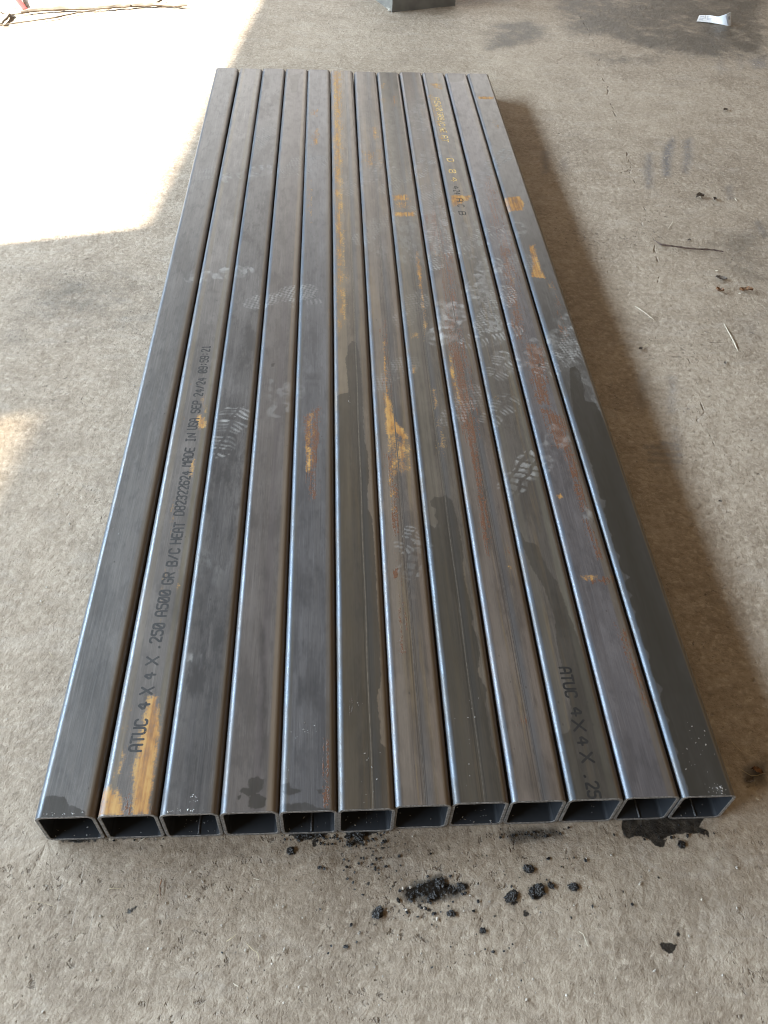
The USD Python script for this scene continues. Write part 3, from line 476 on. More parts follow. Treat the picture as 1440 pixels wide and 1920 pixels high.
def word_mesh(word, p0, p1, hgt, sw, flip, lat0):
    """Ink lettering on a tube's top: the word fills the world y range p0..p1; flip: reads towards the camera. lat0(y): x of the baseline."""
    shapes = []
    n = len(word); adv = (p1 - p0) / (n - .28)
    for k, ch in enumerate(word):
        cur = []
        for st in GL[ch]:
            pts = []
            for (a, b) in st:
                y = p0 + (k + a / 4 * .72) * adv
                pts.append((y, b / 6 * hgt))
            if len(pts) > 2:                               # soften the corners a little
                q = np.array(pts); pts = [tuple(q[0])] + [tuple((q[j] * .78 + q[j + 1] * .22)) if t == 0 else tuple((q[j] * .22 + q[j + 1] * .78)) for j in range(len(q) - 1) for t in (0, 1)] + [tuple(q[-1])]
            cur.append(LineString(pts).buffer(sw, quad_segs=3))
        u = unary_union(cur); shapes.append(u)
    ms = []
    for pg in shapes:
        m = trimesh.util.concatenate([trimesh.creation.extrude_polygon(q, .00016, engine='earcut') for q in getattr(pg, 'geoms', [pg])]); v = m.vertices.copy()
        y, hh = v[:, 0].copy(), v[:, 1].copy()
        v[:, 0] = lat0(y) + (hh if flip else -hh); v[:, 1] = y; v[:, 2] += W - .00004
        ms.append(trimesh.Trimesh(v, m.faces, process=False))
    return ms
def yw(px): return at([px], W)[0]

tube_group = 'square steel tubes laid side by side'
for i, (nxx, fxx, ny_, fy_) in enumerate(NEARS):
    x0 = nxx + H2; skew = (fxx - nxx); L = fy_ - ny_
    root = thing('square_steel_tube', (x0, ny_, 0), label=TUBES[i]['l'], cat='steel tube', group=tube_group)
    rp = str(root.GetPath())
    Yr = TY * L
    bow = .0008 * np.sin(Yr * 1.7 + i)
    nP = len(PO)
    X = PO[None, :, 0] + (skew * TY + bow)[:, None]; Yv = np.repeat(Yr[:, None], nP, 1); Z = np.repeat(PO[None, :, 1] + H2, nrows, 0)
    V = np.stack([X, Yv, Z], -1).reshape(-1, 3)
    idx = np.arange(nrows * nP).reshape(nrows, nP); nxt = np.roll(idx, -1, 1)
    Q = np.stack([idx[:-1], nxt[:-1], nxt[1:], idx[1:]], -1).reshape(-1, 4)
    Nn = np.repeat(np.stack([NO[:, 0], 0 * NO[:, 0], NO[:, 1]], 1)[None], nrows, 0).reshape(-1, 3)
    mi = 60; nI = len(PI_); ti = np.linspace(0, 1, mi)
    Vi = np.stack([PI_[None, :, 0] + (skew * ti)[:, None], np.repeat((ti * L)[:, None], nI, 1), np.repeat(PI_[None, :, 1] + H2, mi, 0)], -1).reshape(-1, 3)
    ix = np.arange(mi * nI).reshape(mi, nI) + len(V); nx2 = np.roll(ix, -1, 1)
    Qi = np.stack([ix[:-1], ix[1:], nx2[1:], nx2[:-1]], -1).reshape(-1, 4)
    Ni = np.repeat(np.stack([-NI[:, 0], 0 * NI[:, 0], -NI[:, 1]], 1)[None], mi, 0).reshape(-1, 3)
    n_out = len(V)
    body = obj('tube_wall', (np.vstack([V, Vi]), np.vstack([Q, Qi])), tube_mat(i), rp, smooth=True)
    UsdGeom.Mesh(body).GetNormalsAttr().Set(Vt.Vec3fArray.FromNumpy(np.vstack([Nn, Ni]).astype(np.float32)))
    # wear
    top = (Z.reshape(-1) > W - RO - 1e-6)
    wx, wy = V[top, 0] + x0, V[top, 1] + ny_
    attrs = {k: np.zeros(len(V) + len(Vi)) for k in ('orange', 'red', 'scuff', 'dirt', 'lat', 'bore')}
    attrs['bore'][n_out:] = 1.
    attrs['wet'] = np.full(len(V) + len(Vi), -.12)
    w_ = np.full(wx.shape, -.12)
    for p in WET: w_ = np.maximum(w_, sdf(p, wx, wy))
    for p in HOLES: w_ = np.minimum(w_, -sdf(p, wx, wy))
    if i == 11:                                            # ragged left edge of the wet half
        lat_ = wx - x0 - skew * (wy / L)
        w_ = np.minimum(w_, lat_ + .0425 - (.003 + (.003 + .017 * meshkit.noise(np.stack([wy * 14, wy * 0, wy * 0], -1), 4) ** 2) * (1 - np.abs(np.sin(wy * 52 + 4 * meshkit.noise(np.stack([wy * 6, wy * 0, wy * 0 + 3], -1), 8)))) ** 1.5) * sstep(2.2, 1.6, wy))
    tmp = np.full(len(V), -.12); tmp[top] = w_; attrs['wet'][:n_out] = tmp
    for key, lst in (('orange', ORANGE), ('red', RED), ('scuff', SCUFF), ('dirt', DIRT)):
        a = np.zeros(wx.shape)
        for px, w, s in lst: soft(a, px, w, s, wx, wy, W)
        if key == 'scuff':
            a *= .12 + .88 * sstep(.46, .60, meshkit.fbm(np.stack([wx * 95, wy * 55 + wx * 30, wx * 0 + i], -1), 3, 17)) * sstep(.30, .55, meshkit.fbm(np.stack([wx * 18, wy * 12, wx * 0 + i], -1), 3, 23))
            for c, toe, Lp, Wp, w, kd in PRINTS:
                pc = at([c], W)[0]
                if abs(pc[0] - x0) < .22: a = np.maximum(a, print_w(wx, wy, c, toe, Lp, Wp, w, kd))
        attrs[key][:n_out][top] = a
    attrs['lat'][:n_out] = np.repeat(PO[None, :, 0], nrows, 0).reshape(-1)
    for k, v in attrs.items(): primvar(body, k, v)
    # sawn ends: a ring with tiny chamfers
    for end in (0, 1):
        a, _ = profile(H2, RO, 6, 3, 7); b, _ = profile(H2 - .0007, RO - .0007, 6, 3, 7); c, _ = profile(H2 - TH + .0007, RI + .0007, 6, 3, 7); d, _ = profile(H2 - TH, RI, 6, 3, 7)
        n = len(a); yy = [0, -.0008, -.0008, 0]
        base = (0., 1.)[end]
        vv = np.vstack([np.stack([q[:, 0] + skew * base, np.full(n, (y_ if end == 0 else L - y_)), q[:, 1] + H2], 1) for q, y_ in zip((a, b, c, d), yy)])
        ff = []
        for r_ in range(3):
            for k in range(n):
                k2 = (k + 1) % n; q = [r_ * n + k, r_ * n + k2, (r_ + 1) * n + k2, (r_ + 1) * n + k]
                ff.append(q if end == 0 else q[::-1])
        obj('cut_end', (vv, np.array(ff)), cut_m, rp)
    if 'seam' in TUBES[i]:
        s = TUBES[i]['seam']; k = np.linspace(0, 1, 160); r_ = np.random.default_rng(i)
        wv = s + .0006 * np.sin(k * 60) + skew * k + np.interp(k * L, Yr, bow)
        hw = .0016 + .0003 * r_.random(160)
        vv = np.vstack([np.stack([wv - hw, k * L, np.full(160, W - .0001)], 1), np.stack([wv, k * L, np.full(160, W + .0003)], 1), np.stack([wv + hw, k * L, np.full(160, W - .0001)], 1)])
        j = np.arange(159)
        ff = np.vstack([np.stack([j, j + 160, j + 161, j + 1], 1), np.stack([j + 160, j + 320, j + 321, j + 161], 1)])
        obj('weld_seam', (vv, ff), simple(f'seam_scale_{i}', tuple(x * .75 for x in TUBES[i]['b']), .42, var=.3, scale=120.), rp, smooth=True)
    if i in (2, 4, 10, 11):                                # weld bead along the bottom inside
        k = np.linspace(.0, .5, 90); r_ = np.random.default_rng(50 + i); cx = {2: .006, 4: .003, 10: .0, 11: .004}[i]
        ring = np.linspace(0, math.pi, 5)
        vv = np.concatenate([np.stack([cx + (.0016 + .0005 * r_.random(90)) * math.cos(a), k * L + .001, TH + .0024 * math.sin(a) * (.7 + .5 * r_.random(90)) - .0002], 1) for a in ring])
        j = np.arange(89); ff = np.vstack([np.stack([j + q * 90, j + 1 + q * 90, j + 1 + (q + 1) * 90, j + (q + 1) * 90], 1) for q in range(4)])
        obj('inner_weld_bead', (vv, ff), bead_m, rp, smooth=True)
    def lettering(words, m, flip, hgt, sw, name='letter', lab=None):
        ms = []
        for word, pa, pb in words:
            A_, B_ = yw(pa), yw(pb)
            lo, hi = (A_, B_) if A_[1] < B_[1] else (B_, A_)
            if flip:
                # reads towards the camera: build mirrored along y, then turn
                for mm in word_mesh(word, 0., hi[1] - lo[1], hgt, sw, False, lambda y: y * 0):
                    v = mm.vertices.copy(); v[:, 1] = hi[1] - v[:, 1]; v[:, 0] = -v[:, 0] + np.interp(v[:, 1], [lo[1], hi[1]], [lo[0], hi[0]])
                    ms.append(trimesh.Trimesh(v, mm.faces, process=False))
            else:
                ms += word_mesh(word, lo[1], hi[1], hgt, sw, False, lambda y: np.interp(y, [lo[1], hi[1]], [lo[0], hi[0]]))
        for mm in ms:
            mm.apply_translation((-x0, -ny_, 0))
            p = obj(name, mm, m, rp)
            if lab: tag(p, lab)
    if i == 1:
        lettering([('ATUC', (264, 1408), (277, 1349)), ('4', (277, 1331), (281, 1317)), ('X', (284, 1301), (288, 1289)), ('4', (288, 1274), (292, 1262)), ('X', (295, 1246), (297, 1232)), ('.250', (298, 1218), (309, 1169)),
                   ('A500', (311, 1155), (320, 1107)), ('GR', (323, 1095), (327, 1074)), ('B/C', (331, 1061), (337, 1029)), ('HEAT', (338, 1019), (346, 980)), ('D82322624', (344, 966), (358, 884)), ('MADE', (357, 874), (365, 840)),
                   ('IN', (365, 828), (368, 813)), ('USA', (368, 805), (373, 785)), ('SEP', (374, 774), (378, 752)), ('24/24', (379, 743), (386, 709)), ('09:59:21', (387, 699), (394, 649))], ink_m, False, .0215, .0022)
    if i == 9:
        lettering([('ATUC', (1049, 1252), (1062, 1307)), ('4', (1069, 1325), (1073, 1342)), ('X', (1073, 1351), (1077, 1370)), ('4', (1080, 1380), (1085, 1397)), ('X', (1088, 1412), (1092, 1429)), ('.25', (1095, 1450), (1104, 1496))], ink_worn, True, .0215, .0022)
        lettering([('A500', (813, 183), (819, 208)), ('GRB/C', (820, 211), (824, 236)), ('HE', (824, 240), (827, 248)), ('AT', (828, 254), (830, 266))], ink_rust, True, .023, .0024, 'rusted_letter', 'letter whose ink has rusted orange')
        lettering([('D', (838, 297), (840, 303)), ('8', (842, 318), (843, 324)), ('4', (845, 332), (847, 340))], ink_rust, True, .023, .0024, 'rusted_letter')
        lettering([('4', (848, 348), (850, 354)), ('24', (850, 356), (853, 364)), ('A', (856, 372), (857, 378)), ('C', (858, 384), (859, 388)), ('B', (860, 396), (862, 403))], ink_worn, True, .022, .0018)

# ---------------------------------------------------------------- things lying on the floor
def dirv(p): return p / (np.linalg.norm(p) + 1e-12)
def strand(pts, w, th, taper=(1, 1), n=14, wob_=.0, seed=0):
    """A stalk, twig or strip through 3-D points: width w across, thickness th."""
    pts = np.asarray(pts, float); t = np.linspace(0, 1, len(pts)); k = np.linspace(0, 1, n); r = np.random.default_rng(seed)
    c = np.stack([np.interp(k, t, pts[:, a]) for a in range(3)], 1)
    if len(pts) > 2:
        for _ in range(2): c[1:-1] = (c[:-2] + 2 * c[1:-1] + c[2:]) / 4
    c[1:-1, :2] += r.normal(0, wob_, (n - 2, 2))
    tang = np.gradient(c, axis=0); tang /= np.linalg.norm(tang, axis=1, keepdims=True)
    side = np.cross(tang, (0, 0, 1)); side /= np.linalg.norm(side, axis=1, keepdims=True)
    up = np.cross(side, tang)
    ww = w / 2 * np.interp(k, [0, .15, .85, 1], [taper[0], 1, 1, taper[1]]) * (1 + .15 * r.normal(size=n)); m = 6
    a = np.arange(m) * 2 * np.pi / m
    V = (c[:, None] + side[:, None] * (np.cos(a)[None, :, None] * ww[:, None, None]) + up[:, None] * (np.sin(a)[None, :, None] * (ww * th / w)[:, None, None])).reshape(-1, 3)
    F = []
    for i in range(n - 1):
        for j in range(m):
            F.append([i * m + j, i * m + (j + 1) % m, (i + 1) * m + (j + 1) % m, (i + 1) * m + j])
    F = np.array(F); F = np.vstack([F[:, [0, 1, 2]], F[:, [0, 2, 3]]])
    caps = [[0, j + 1, j] for j in range(1, m - 1)] + [[(n - 1) * m, (n - 1) * m + j, (n - 1) * m + j + 1] for j in range(1, m - 1)]
    return trimesh.Trimesh(V, np.vstack([F, caps]), process=False)
def lump(c, rx, ry, rz, seed, sub=2, amp=.55):
    m = trimesh.creation.icosphere(sub, 1.); v = m.vertices
    d = 1 + amp * (meshkit.fbm(v * 1.7 + seed * 3.1, 3, seed) - .5) * 2 + (.5 * amp * (meshkit.noise(v * 5.5 + seed, seed) - .5) if sub > 1 else 0)
    v = v * d[:, None] * (rx, ry, rz); v[:, 2] = np.maximum(v[:, 2], -rz * .35)
    a = seed * 1.3; v[:, :2] = v[:, :2] @ np.array([[math.cos(a), -math.sin(a)], [math.sin(a), math.cos(a)]])
    return trimesh.Trimesh(v + np.asarray(c), m.faces, process=False)
straw_m = simple('straw', (.52, .43, .28), .6, var=.35, scale=90.)
pale_straw_m = simple('pale_straw', (.66, .60, .48), .6, var=.25, scale=90.)
twig_m = simple('twig_bark', (.115, .075, .06), .7, var=.5, scale=120.)
leaf_m = simple('dead_leaf', (.26, .13, .06), .7, var=.5, scale=110., col2=(.10, .06, .035))
grime_m = simple('grime', (.15, .12, .095), .85, var=.5, scale=140.)
g = G(); P = g.n('geometry', 'position'); n_ = g.noise(P, 300., 4., .6)
tar_m = g.make('tarry_grease', g.n('principled_bsdf', 'BSDF', base_color=g.ramp(g.step(n_, .4, .7), [(0, (.006, .006, .007)), (1, (.034, .032, .031))]), roughness=.24, specular_ior_level=.6,
               normal=g.n('bump', 'normal', height=g.noise(P, 520., 3., .6), strength=.8, distance=.003)))
def px_r(px, r):                                            # radius in metres of r photograph pixels on the floor
    return float(np.linalg.norm(at([(px[0] + r, px[1])])[0] - at([px])[0]))
LUMPS = [((708, 1712), 10, 'round black tarry lump on the concrete, left of the wide speckled grease patch'), ((1012, 1669), 10, 'larger black lump touching a smaller one, right of the grease patch'), ((1000, 1673), 7, 'smaller black lump touching a larger one, right of the grease patch'),
         ((1076, 1662), 8, 'isolated round black lump, rightmost in the row beyond the tube ends'), ((1033, 1660), 6, 'small oval black lump between the touching pair and the isolated round one'), ((960, 1680), 8, 'long dribbled black grease strip standing upright beside a pale scar'),
         ((992, 1629), 8, 'jagged black lump nearest the tube ends, above the touching pair'), ((545, 1595), 7, 'black crumb on the concrete below the fifth tube end'), ((846, 1712), 6, 'small black lump below the right end of the speckled grease patch'), ((906, 1744), 5, 'small black lump standing alone, lowest and right of the grease patch'),
         ((1279, 1583), 6, 'black lump just below the large oil stain at the right end'), ((672, 1566), 9, 'drooping black grease clot hanging below the sixth tube end'), ((654, 1566), 7, 'black grease clot at the left below the sixth tube end'), ((866, 1662), 7, 'black grease clot at the right tip of the speckled patch'), ((825, 1657), 9, 'thickest black grease clot in the middle of the speckled patch'),
         ((810, 1680), 6, 'black grease clot at the lower edge of the speckled patch')]
for k, (px, r, lab) in enumerate(LUMPS):
    c = at([px])[0]; R_ = px_r(px, r); el = 2.0 if k == 5 else (1.8 if k == 11 else 1.15 + .3 * random.random())
    ms = [lump((0, 0, R_ * .22), R_ * .8, R_ * .8 * el, R_ * .27, k + 3, 3, 1.0)]
    p = obj('grease_lump', trimesh.util.concatenate(ms).apply_translation((c[0], c[1], -.002)), tar_m, smooth=50)
    tag(p, lab, 'grease lump', 'lumps of black grease on the floor')
# crumbs nobody would count
def scatter(name, spots, m, seed, rmin, rmax, flat=.32, z=0.):
    r = np.random.default_rng(seed); ms = []
    for (px, sx, sy, n) in spots:
        for _ in range(n):
            q = (px[0] + r.normal() * sx, px[1] + r.normal() * sy); c = at([q], z)[0]
            if z == 0 and -.003 < c[1] < 3.4 and -.01 < c[0] < 1.25: continue
            a = rmin + (rmax - rmin) * r.random() ** 2.5
            ms.append(lump((c[0], c[1], z - (.002 if z == 0 else -.0002) + a * .2), a, a * (1 + .7 * r.random()), a * flat, int(r.integers(1, 999)), 1, .9))
    return obj(name, trimesh.util.concatenate(ms), m, smooth=50)
cr_ = scatter('grease_crumbs', [((805, 1668), 34, 12, 60), ((800, 1690), 40, 16, 45), ((690, 1575), 40, 10, 60), ((585, 1566), 26, 6, 60), ((640, 1600), 70, 26, 46), ((740, 1640), 60, 40, 34), ((990, 1660), 60, 30, 22), ((640, 1720), 90, 60, 26), ((1010, 1565), 40, 8, 50), ((1240, 1560), 40, 8, 45), ((420, 1566), 60, 3, 20), ((240, 1570), 60, 3, 26), ((900, 1760), 160, 60, 26), ((1060, 1700), 160, 70, 18)], tar_m, 5, .0006, .0028)
tag(cr_, 'fine black grease crumbs spattered on the concrete before the tube ends', 'crumbs', kind='stuff')
chipm = simple('bright_swarf', (.62, .63, .64), .3, .8, var=.3, scale=300.)
ms = []; r_ = np.random.default_rng(21)
for i, n in ((0, 30), (1, 4), (2, 34), (3, 2), (4, 20), (5, 34), (6, 8), (7, 44), (8, 4), (9, 12), (10, 5), (11, 8)):
    for _ in range(n):
        a = .0005 + .0009 * r_.random() ** 2
        ms.append(lump((NEAR_X[i] + H2 + (r_.random() - .5) * .078, .004 + .16 * r_.random() ** 1.6, TH + a * .2), a, a * 1.6, a * .7, int(r_.integers(1, 999)), 0, .5))
for (px, sx, sy, n) in (((1310, 1400), 30, 34, 44), ((120, 1525), 26, 1.4, 26), ((350, 1521), 30, 2.0, 44), ((365, 1496), 6, 10, 14), ((575, 1368), 20, 14, 18), ((870, 1400), 22, 70, 24), ((690, 1420), 22, 60, 24), ((535, 1455), 4, 10, 10), ((1345, 1480), 14, 5, 40), ((220, 1030), 10, 20, 5), ((655, 755), 3, 6, 5)):
    for _ in range(n):
        c = at([(px[0] + r_.normal() * sx, px[1] + r_.normal() * sy)], W)[0]; a = .0004 + .0010 * r_.random() ** 3
        if r_.random() < .35: continue
        if c[1] < .002: continue
        lx = (c[0] - .001) % .1025
        if lx < .016 or lx > .087: continue
        ms.append(lump((c[0], c[1], W + a * .2), a, a * (1 + r_.random()), a * .5, int(r_.integers(1, 999)), 0, .5))
tag(obj('steel_shavings', trimesh.util.concatenate(ms), chipm), 'tiny bright steel shavings sprinkled on and inside the near tube ends', 'shavings', kind='stuff')
gr = scatter('floor_grit', [((700, 1760), 420, 110, 170), ((1250, 500), 150, 260, 120), ((120, 900), 130, 260, 50), ((1050, 90), 260, 60, 60)], simple('pale_grit', (.55, .50, .43), .8, var=.5, scale=200.), 9, .0007, .0022, .6)
tag(gr, 'fine pale grit lying loose on the concrete floor', 'grit', kind='stuff')
STRAWS = [([(1191, 574), (1208, 586), (1226, 599)], 4, 'pale straw right of the shadow beside the tubes, lying diagonally', pale_straw_m), ([(1358, 608), (1375, 640), (1384, 659)], 4, 'long pale straw lying steeply at the right edge, bent near its lower end', pale_straw_m),
          ([(204, 1665), (228, 1666)], 2.2, 'short level straw on the concrete below the second tube end', straw_m), ([(302, 1647), (300, 1664), (301, 1681)], 4, 'upright brown split straw on the concrete, thicker of the crossed pair', leaf_m), ([(296, 1664), (286, 1684)], 2, 'thin slanting straw beside the brown split one', straw_m),
          ([(460, 1764), (472, 1780), (484, 1786), (486, 1801)], 3, 'bent brown stem on the concrete near the bottom, below the fourth tube', straw_m), ([(424, 1766), (436, 1758), (443, 1752)], 3, 'short reddish straw slanting up to the right above the bent stem', straw_m), ([(475, 1646), (486, 1650)], 2.6, 'tiny pale straw fragment below the fifth tube end', pale_straw_m),
          ([(258, 1581), (268, 1573), (280, 1566)], 2.6, 'straw lying in the grime at the edge of the second tube end', pale_straw_m), ([(437, 1843), (447, 1851)], 2.4, 'pale splinter nearest the bottom edge, below the fourth tube', pale_straw_m), ([(1085, 1745), (1094, 1752), (1103, 1775)], 3.4, 'cream splinter standing out right of the last black lump', pale_straw_m),
          ([(1370, 1388), (1380, 1400), (1400, 1418)], 2., 'thin dry stem in the shadow right of the tubes near the leaf litter', straw_m), ([(1385, 1440), (1410, 1456), (1436, 1450)], 2., 'curved dry stem lying over the leaf litter at the right edge', straw_m), ([(1198, 657), (1212, 645), (1218, 648)], 2, 'kinked hair-thin straw right of the tube shadow', straw_m), ([(1253, 428), (1262, 415)], 2, 'short straw beside the long brown twig', pale_straw_m),
          ([(92, 1222), (98, 1232)], 2, 'short straw left of the leftmost tube', straw_m), ([(60, 1690), (90, 1694), (105, 1702)], 1.4, 'fine curved fibre at the left edge of the front floor', straw_m), ([(1378, 372), (1381, 377)], 4, 'white chip sitting in the second dark clump', pale_straw_m), ([(1309, 362), (1314, 372)], 3, 'white stalk sticking up from the first dark clump', pale_straw_m), ([(1341, 508), (1346, 508)], 5, 'pale flake above the curled leaf bits', pale_straw_m), ([(1385, 550), (1389, 551)], 5, 'pale flake between the two leaf bits', pale_straw_m), ([(1418, 1496), (1422, 1500)], 6, 'cream chip on the shaded floor by the rightmost tube end', pale_straw_m)]
for k, (pp, wpx, lab, m) in enumerate(STRAWS):
    w = px_r(pp[0], wpx) * .5
    P_ = at(pp); P_[:, 2] = w * .25 - .001; P_[len(P_) // 2, 2] += w * .5
    tag(obj('straw', strand(P_, w, w * .5, (.6, .4), 10, .0004, k), m, smooth=40), lab, 'straw')
tw = at([(1226, 452), (1240, 461), (1262, 463), (1285, 467), (1310, 469), (1338, 470), (1356, 474)]); tw[:, 2] = .004
tag(obj('twig', strand(tw, .0062, .006, (.25, .5), 26, .0009, 3), twig_m, smooth=50), 'long thin brown twig lying on the floor right of the tubes', 'twig')
def leaf(c, L, Wd, ang, curl, seed):
    u, v = np.meshgrid(np.linspace(-1, 1, 9), np.linspace(-1, 1, 7), indexing='ij'); r = np.random.default_rng(seed)
    wd = (1 - np.abs(u) ** 2.2) ** .8 * (1 + .25 * np.sin(u * 9 + seed)) + .03
    x, y = u * L / 2, v * wd * Wd / 2
    z = curl * (v ** 2) * Wd + .15 * curl * L * np.sin(u * 3 + seed) + r.normal(0, .0004, u.shape); z -= z.min() - .0008
    x, y = x * math.cos(ang) - y * math.sin(ang), x * math.sin(ang) + y * math.cos(ang)
    V = np.stack([x + c[0], y + c[1], z - .002], -1).reshape(-1, 3); i = np.arange(63).reshape(9, 7)
    q = np.stack([i[:-1, :-1], i[1:, :-1], i[1:, 1:], i[:-1, 1:]], -1).reshape(-1, 4)
    V2 = V - (0, 0, .0006); ed = np.concatenate([i[0, :], i[1:, -1], i[-1, -2::-1], i[-2:0:-1, 0]]); e2 = np.roll(ed, -1)
    return np.vstack([V, V2]), np.vstack([q, q[:, ::-1] + 63, np.stack([ed, ed + 63, e2 + 63, e2], 1)])
for k, (px, Lp, Wp, a, cu, m, lab) in enumerate([((1312, 369), 22, 12, .3, .5, grime_m, 'dark crumpled clump with a white stalk, right of the bluish rubber marks'), ((1340, 374), 14, 9, 1.0, .5, grime_m, 'smaller dark clump just right of the clump with the white stalk'), ((1352, 522), 26, 14, -.3, .25, grime_m, 'flat grey brown leaf scrap, highest of the leaf bits at the right edge'),
        ((1349, 545), 18, 10, -.5, .6, leaf_m, 'curled reddish leaf bit left of the larger brown one'), ((1398, 545), 30, 12, -.2, .5, leaf_m, 'larger reddish brown leaf bit at the right edge'), ((1292, 450), 8, 5, 0., .4, grime_m, 'small dark scrap above the long twig'), ((1360, 206), 12, 7, .4, .4, grime_m, 'dark scrap high on the right, below the wet floor'), ((1420, 1445), 26, 15, -.5, .35, leaf_m, 'orange brown dead leaf in the shade right of the rightmost tube'),
        ((1405, 1462), 24, 14, .4, .3, grime_m, 'dark leaf litter under the orange brown dead leaf'), ((1201, 654), 9, 7, .2, .5, grime_m, 'tiny dark scrap at the edge of the tube shadow'), ((1359, 681), 7, 5, 1.2, .6, grime_m, 'dark speck of bark below the steep pale straw'), ((1350, 940), 8, 5, -.4, .5, grime_m, 'dark chip on the lit floor right of the shadow, lower down')]):
    c = at([px])[0]; s_ = px_r(px, 1)
    tag(obj('leaf_scrap', leaf(c, Lp * s_ * .8, Wp * s_ * .72, a, cu, k + 2), m, smooth=60), lab, 'leaf scrap')

# crumpled white paper strip on the wet floor, its right end standing up
paper_m = simple('paper', (.80, .82, .84), .6, var=.06, scale=40.)
print_m = simple('paper_print', (.50, .52, .60), .6, var=.2, scale=200.)
lo = at([(1306, 40), (1330, 43), (1352, 46), (1366, 49), (1371, 48)]); hi_z = [.002, .006, .03, .075, .085]
hi = np.stack([at([p], z)[0] for p, z in zip([(1311, 28.5), (1330, 30), (1346, 31.5), (1362, 25), (1370.5, 21)], hi_z)]); lo[:, 2] = [.001, .003, .001, .0, .0]
kk = np.linspace(0, 1, 17); tk = np.array([0, .35, .65, .88, 1])
LO = np.stack([np.interp(kk, tk, lo[:, a]) for a in range(3)], 1); HI = np.stack([np.interp(kk, tk, hi[:, a]) for a in range(3)], 1)
vs = np.linspace(0, 1, 6)
def sheet(k0, k1, v0, v1, lift, n=9, m=4):
    A = np.linspace(k0, k1, n); B = np.linspace(v0, v1, m)
    L_ = np.stack([np.interp(A, kk, LO[:, a]) for a in range(3)], 1); H_ = np.stack([np.interp(A, kk, HI[:, a]) for a in range(3)], 1)
    V = L_[:, None] * (1 - B[None, :, None]) + H_[:, None] * B[None, :, None]
    nrm = np.cross(np.gradient(V, axis=0), np.gradient(V, axis=1)); nrm /= np.linalg.norm(nrm, axis=-1, keepdims=True)
    V = V + nrm * lift; V[..., 2] += .004 * np.sin(A * 5)[:, None] * B[None]
    i = np.arange(n * m).reshape(n, m); q = np.stack([i[:-1, :-1], i[1:, :-1], i[1:, 1:], i[:-1, 1:]], -1).reshape(-1, 4)
    V2 = (V - nrm * .0008).reshape(-1, 3); V = V.reshape(-1, 3); ed = np.concatenate([i[0, :], i[1:, -1], i[-1, -2::-1], i[-2:0:-1, 0]]); e2 = np.roll(ed, -1); N_ = n * m
    return np.vstack([V, V2]), np.vstack([q, q[:, ::-1] + N_, np.stack([ed, ed + N_, e2 + N_, e2], 1)])
c0 = LO[8]
rt = thing('paper_strip', (0, 0, 0), label='crumpled white printed paper strip on the dark wet floor, one end standing up', cat='paper')
obj('paper_sheet', sheet(0, 1, 0, 1, 0., 21, 7), paper_m, str(rt.GetPath()))
for (a, b, c, d) in ((.20, .22, .45, .95), (.05, .17, .70, .78), (.05, .17, .45, .53), (.05, .16, .2, .28), (.27, .42, .72, .78), (.27, .44, .52, .58), (.27, .40, .32, .38), (.48, .60, .70, .75), (.48, .62, .50, .55), (.48, .58, .3, .35), (.86, .875, .1, .9), (.92, .97, .5, .75)):
    obj('print_mark', sheet(a, b, c, d, .0012, 4, 3), print_m, str(rt.GetPath()))

# dry broken branch and the red strap in the patch of sun
branch_m = simple('dry_branch', (.20, .165, .125), .85, var=.3, scale=30.)
rt = thing('dry_branch', (0, 0, 0), label='broken dry branch lying across the patch of sunlight', cat='branch')
def fl(pp, z): q = at(pp); q[:, 2] = z; return q
obj('main_stem', strand(fl([(40, 28), (60, 25), (120, 21), (180, 20), (222, 17), (245, 16)], .014), .024, .02, (.5, .7), 22, .003, 4), branch_m, str(rt.GetPath()), smooth=50)
obj('stem_tip', strand(fl([(240, 16), (262, 14), (290, 13), (320, 14), (352, 14)], .012), .024, .018, (.6, .5), 16, .003, 6), branch_m, str(rt.GetPath()), smooth=50)
obj('side_shoot', strand(fl([(0, 51), (40, 45), (100, 37), (140, 28), (180, 22)], .008), .009, .008, (.8, .8), 20, .002, 8), branch_m, str(rt.GetPath()), smooth=50)
obj('side_shoot', strand(fl([(-20, 17), (60, 18), (110, 19), (150, 20)], .006), .006, .005, (.8, .8), 16, .0015, 9), branch_m, str(rt.GetPath()), smooth=50)
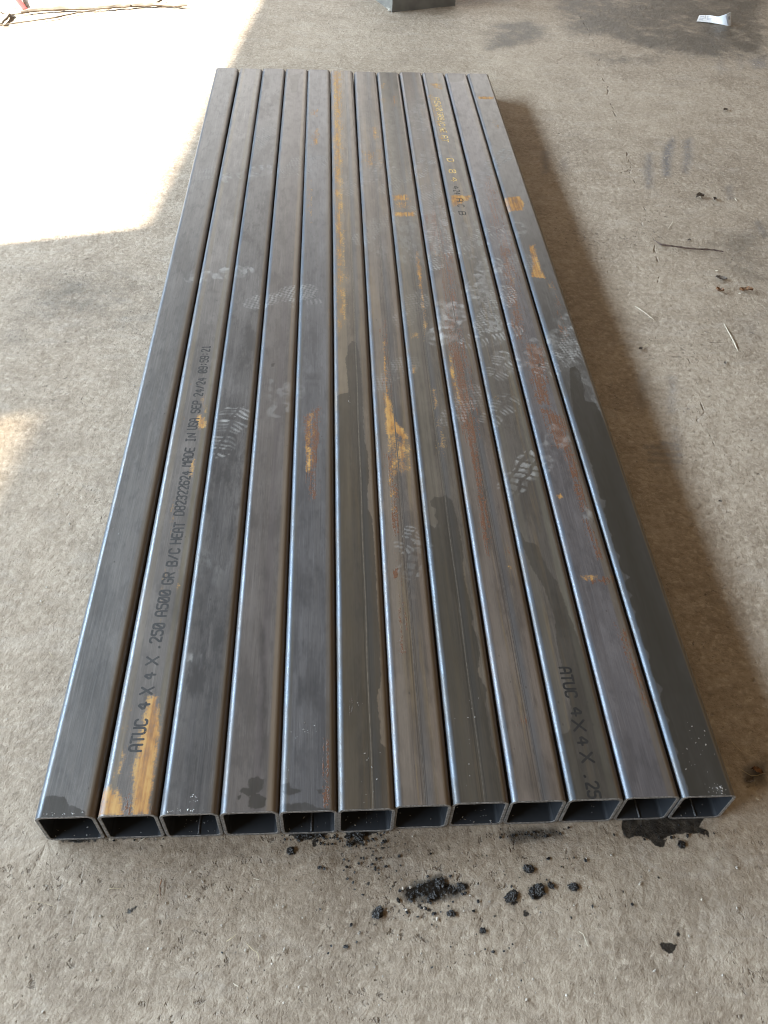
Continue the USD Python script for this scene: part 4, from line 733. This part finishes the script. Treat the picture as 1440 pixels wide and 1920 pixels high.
obj('forked_shoot', strand(fl([(4, 49), (10, 40), (20, 31), (10, 26), (-6, 22)], .010), .019, .015, (.8, .6), 16, .003, 10), branch_m, str(rt.GetPath()), smooth=50)
obj('side_shoot', strand(fl([(20, 31), (40, 28), (56, 26)], .008), .008, .007, (.8, .8), 8, .001, 12), branch_m, str(rt.GetPath()), smooth=50)
obj('knot', strand(fl([(288, 13), (297, 8), (304, 3)], .012), .016, .014, (1.2, .2), 8, .001, 13), branch_m, str(rt.GetPath()), smooth=50)
red_m = simple('red_webbing', (.50, .03, .025), .7, var=.2, scale=200.)
sp = fl([(14, -24), (28, -4), (38, 10), (48, 22)], .012); sp[:, 2] = [.05, .03, .018, .012]
tag(obj('red_strap', strand(sp, .026, .005, (1, 1), 14, .0, 2), red_m, smooth=50), 'faded red strap end lying over the dry branch in the sun', 'strap')

# foot of a dusty steel block at the far edge of the picture
steel_dk = simple('block_paint', (.17, .16, .14), .8, var=.3, scale=11.)
dusty = simple('block_dust', (.42, .38, .32), .9, var=.4, scale=40.)
p0 = at([(735, 22)])[0]; p1 = at([(905, 4)])[0]; e1 = dirv((p1 - p0) * (1, 1, 0)); e2 = np.array([-e1[1], e1[0], 0]) if e1[0] > 0 else np.array([e1[1], -e1[0], 0])
rt = thing('steel_block', (p0[0], p0[1], 0), label='dark steel block standing on the floor behind the far tube ends', cat='steel block')
def oriented(a, b, r=.006):
    m = trimesh.creation.box((b[0] - a[0], b[1] - a[1], b[2] - a[2])); m.apply_translation([(a[k] + b[k]) / 2 for k in range(3)])
    T_ = np.eye(4); T_[:3, 0], T_[:3, 1] = e1, e2; m.apply_transform(T_); return m
obj('foot_plate', oriented((0, 0, -.003), (.40, .5, .12)), steel_dk, str(rt.GetPath()))
obj('upright', oriented((.1, .2, .12), (.3, .4, 1.0)), steel_dk, str(rt.GetPath()))
ms = [lump((p[0] - p0[0], p[1] - p0[1], -.002 + .004), .012, .016, .010, k + 40, 1, .7) for k, p in enumerate(at([(733, 20), (729, 15), (724, 10), (727, 12), (720, 6), (731, 17), (722, 3)]))]
obj('dust_pile', trimesh.util.concatenate(ms), dusty, str(rt.GetPath()), smooth=60)
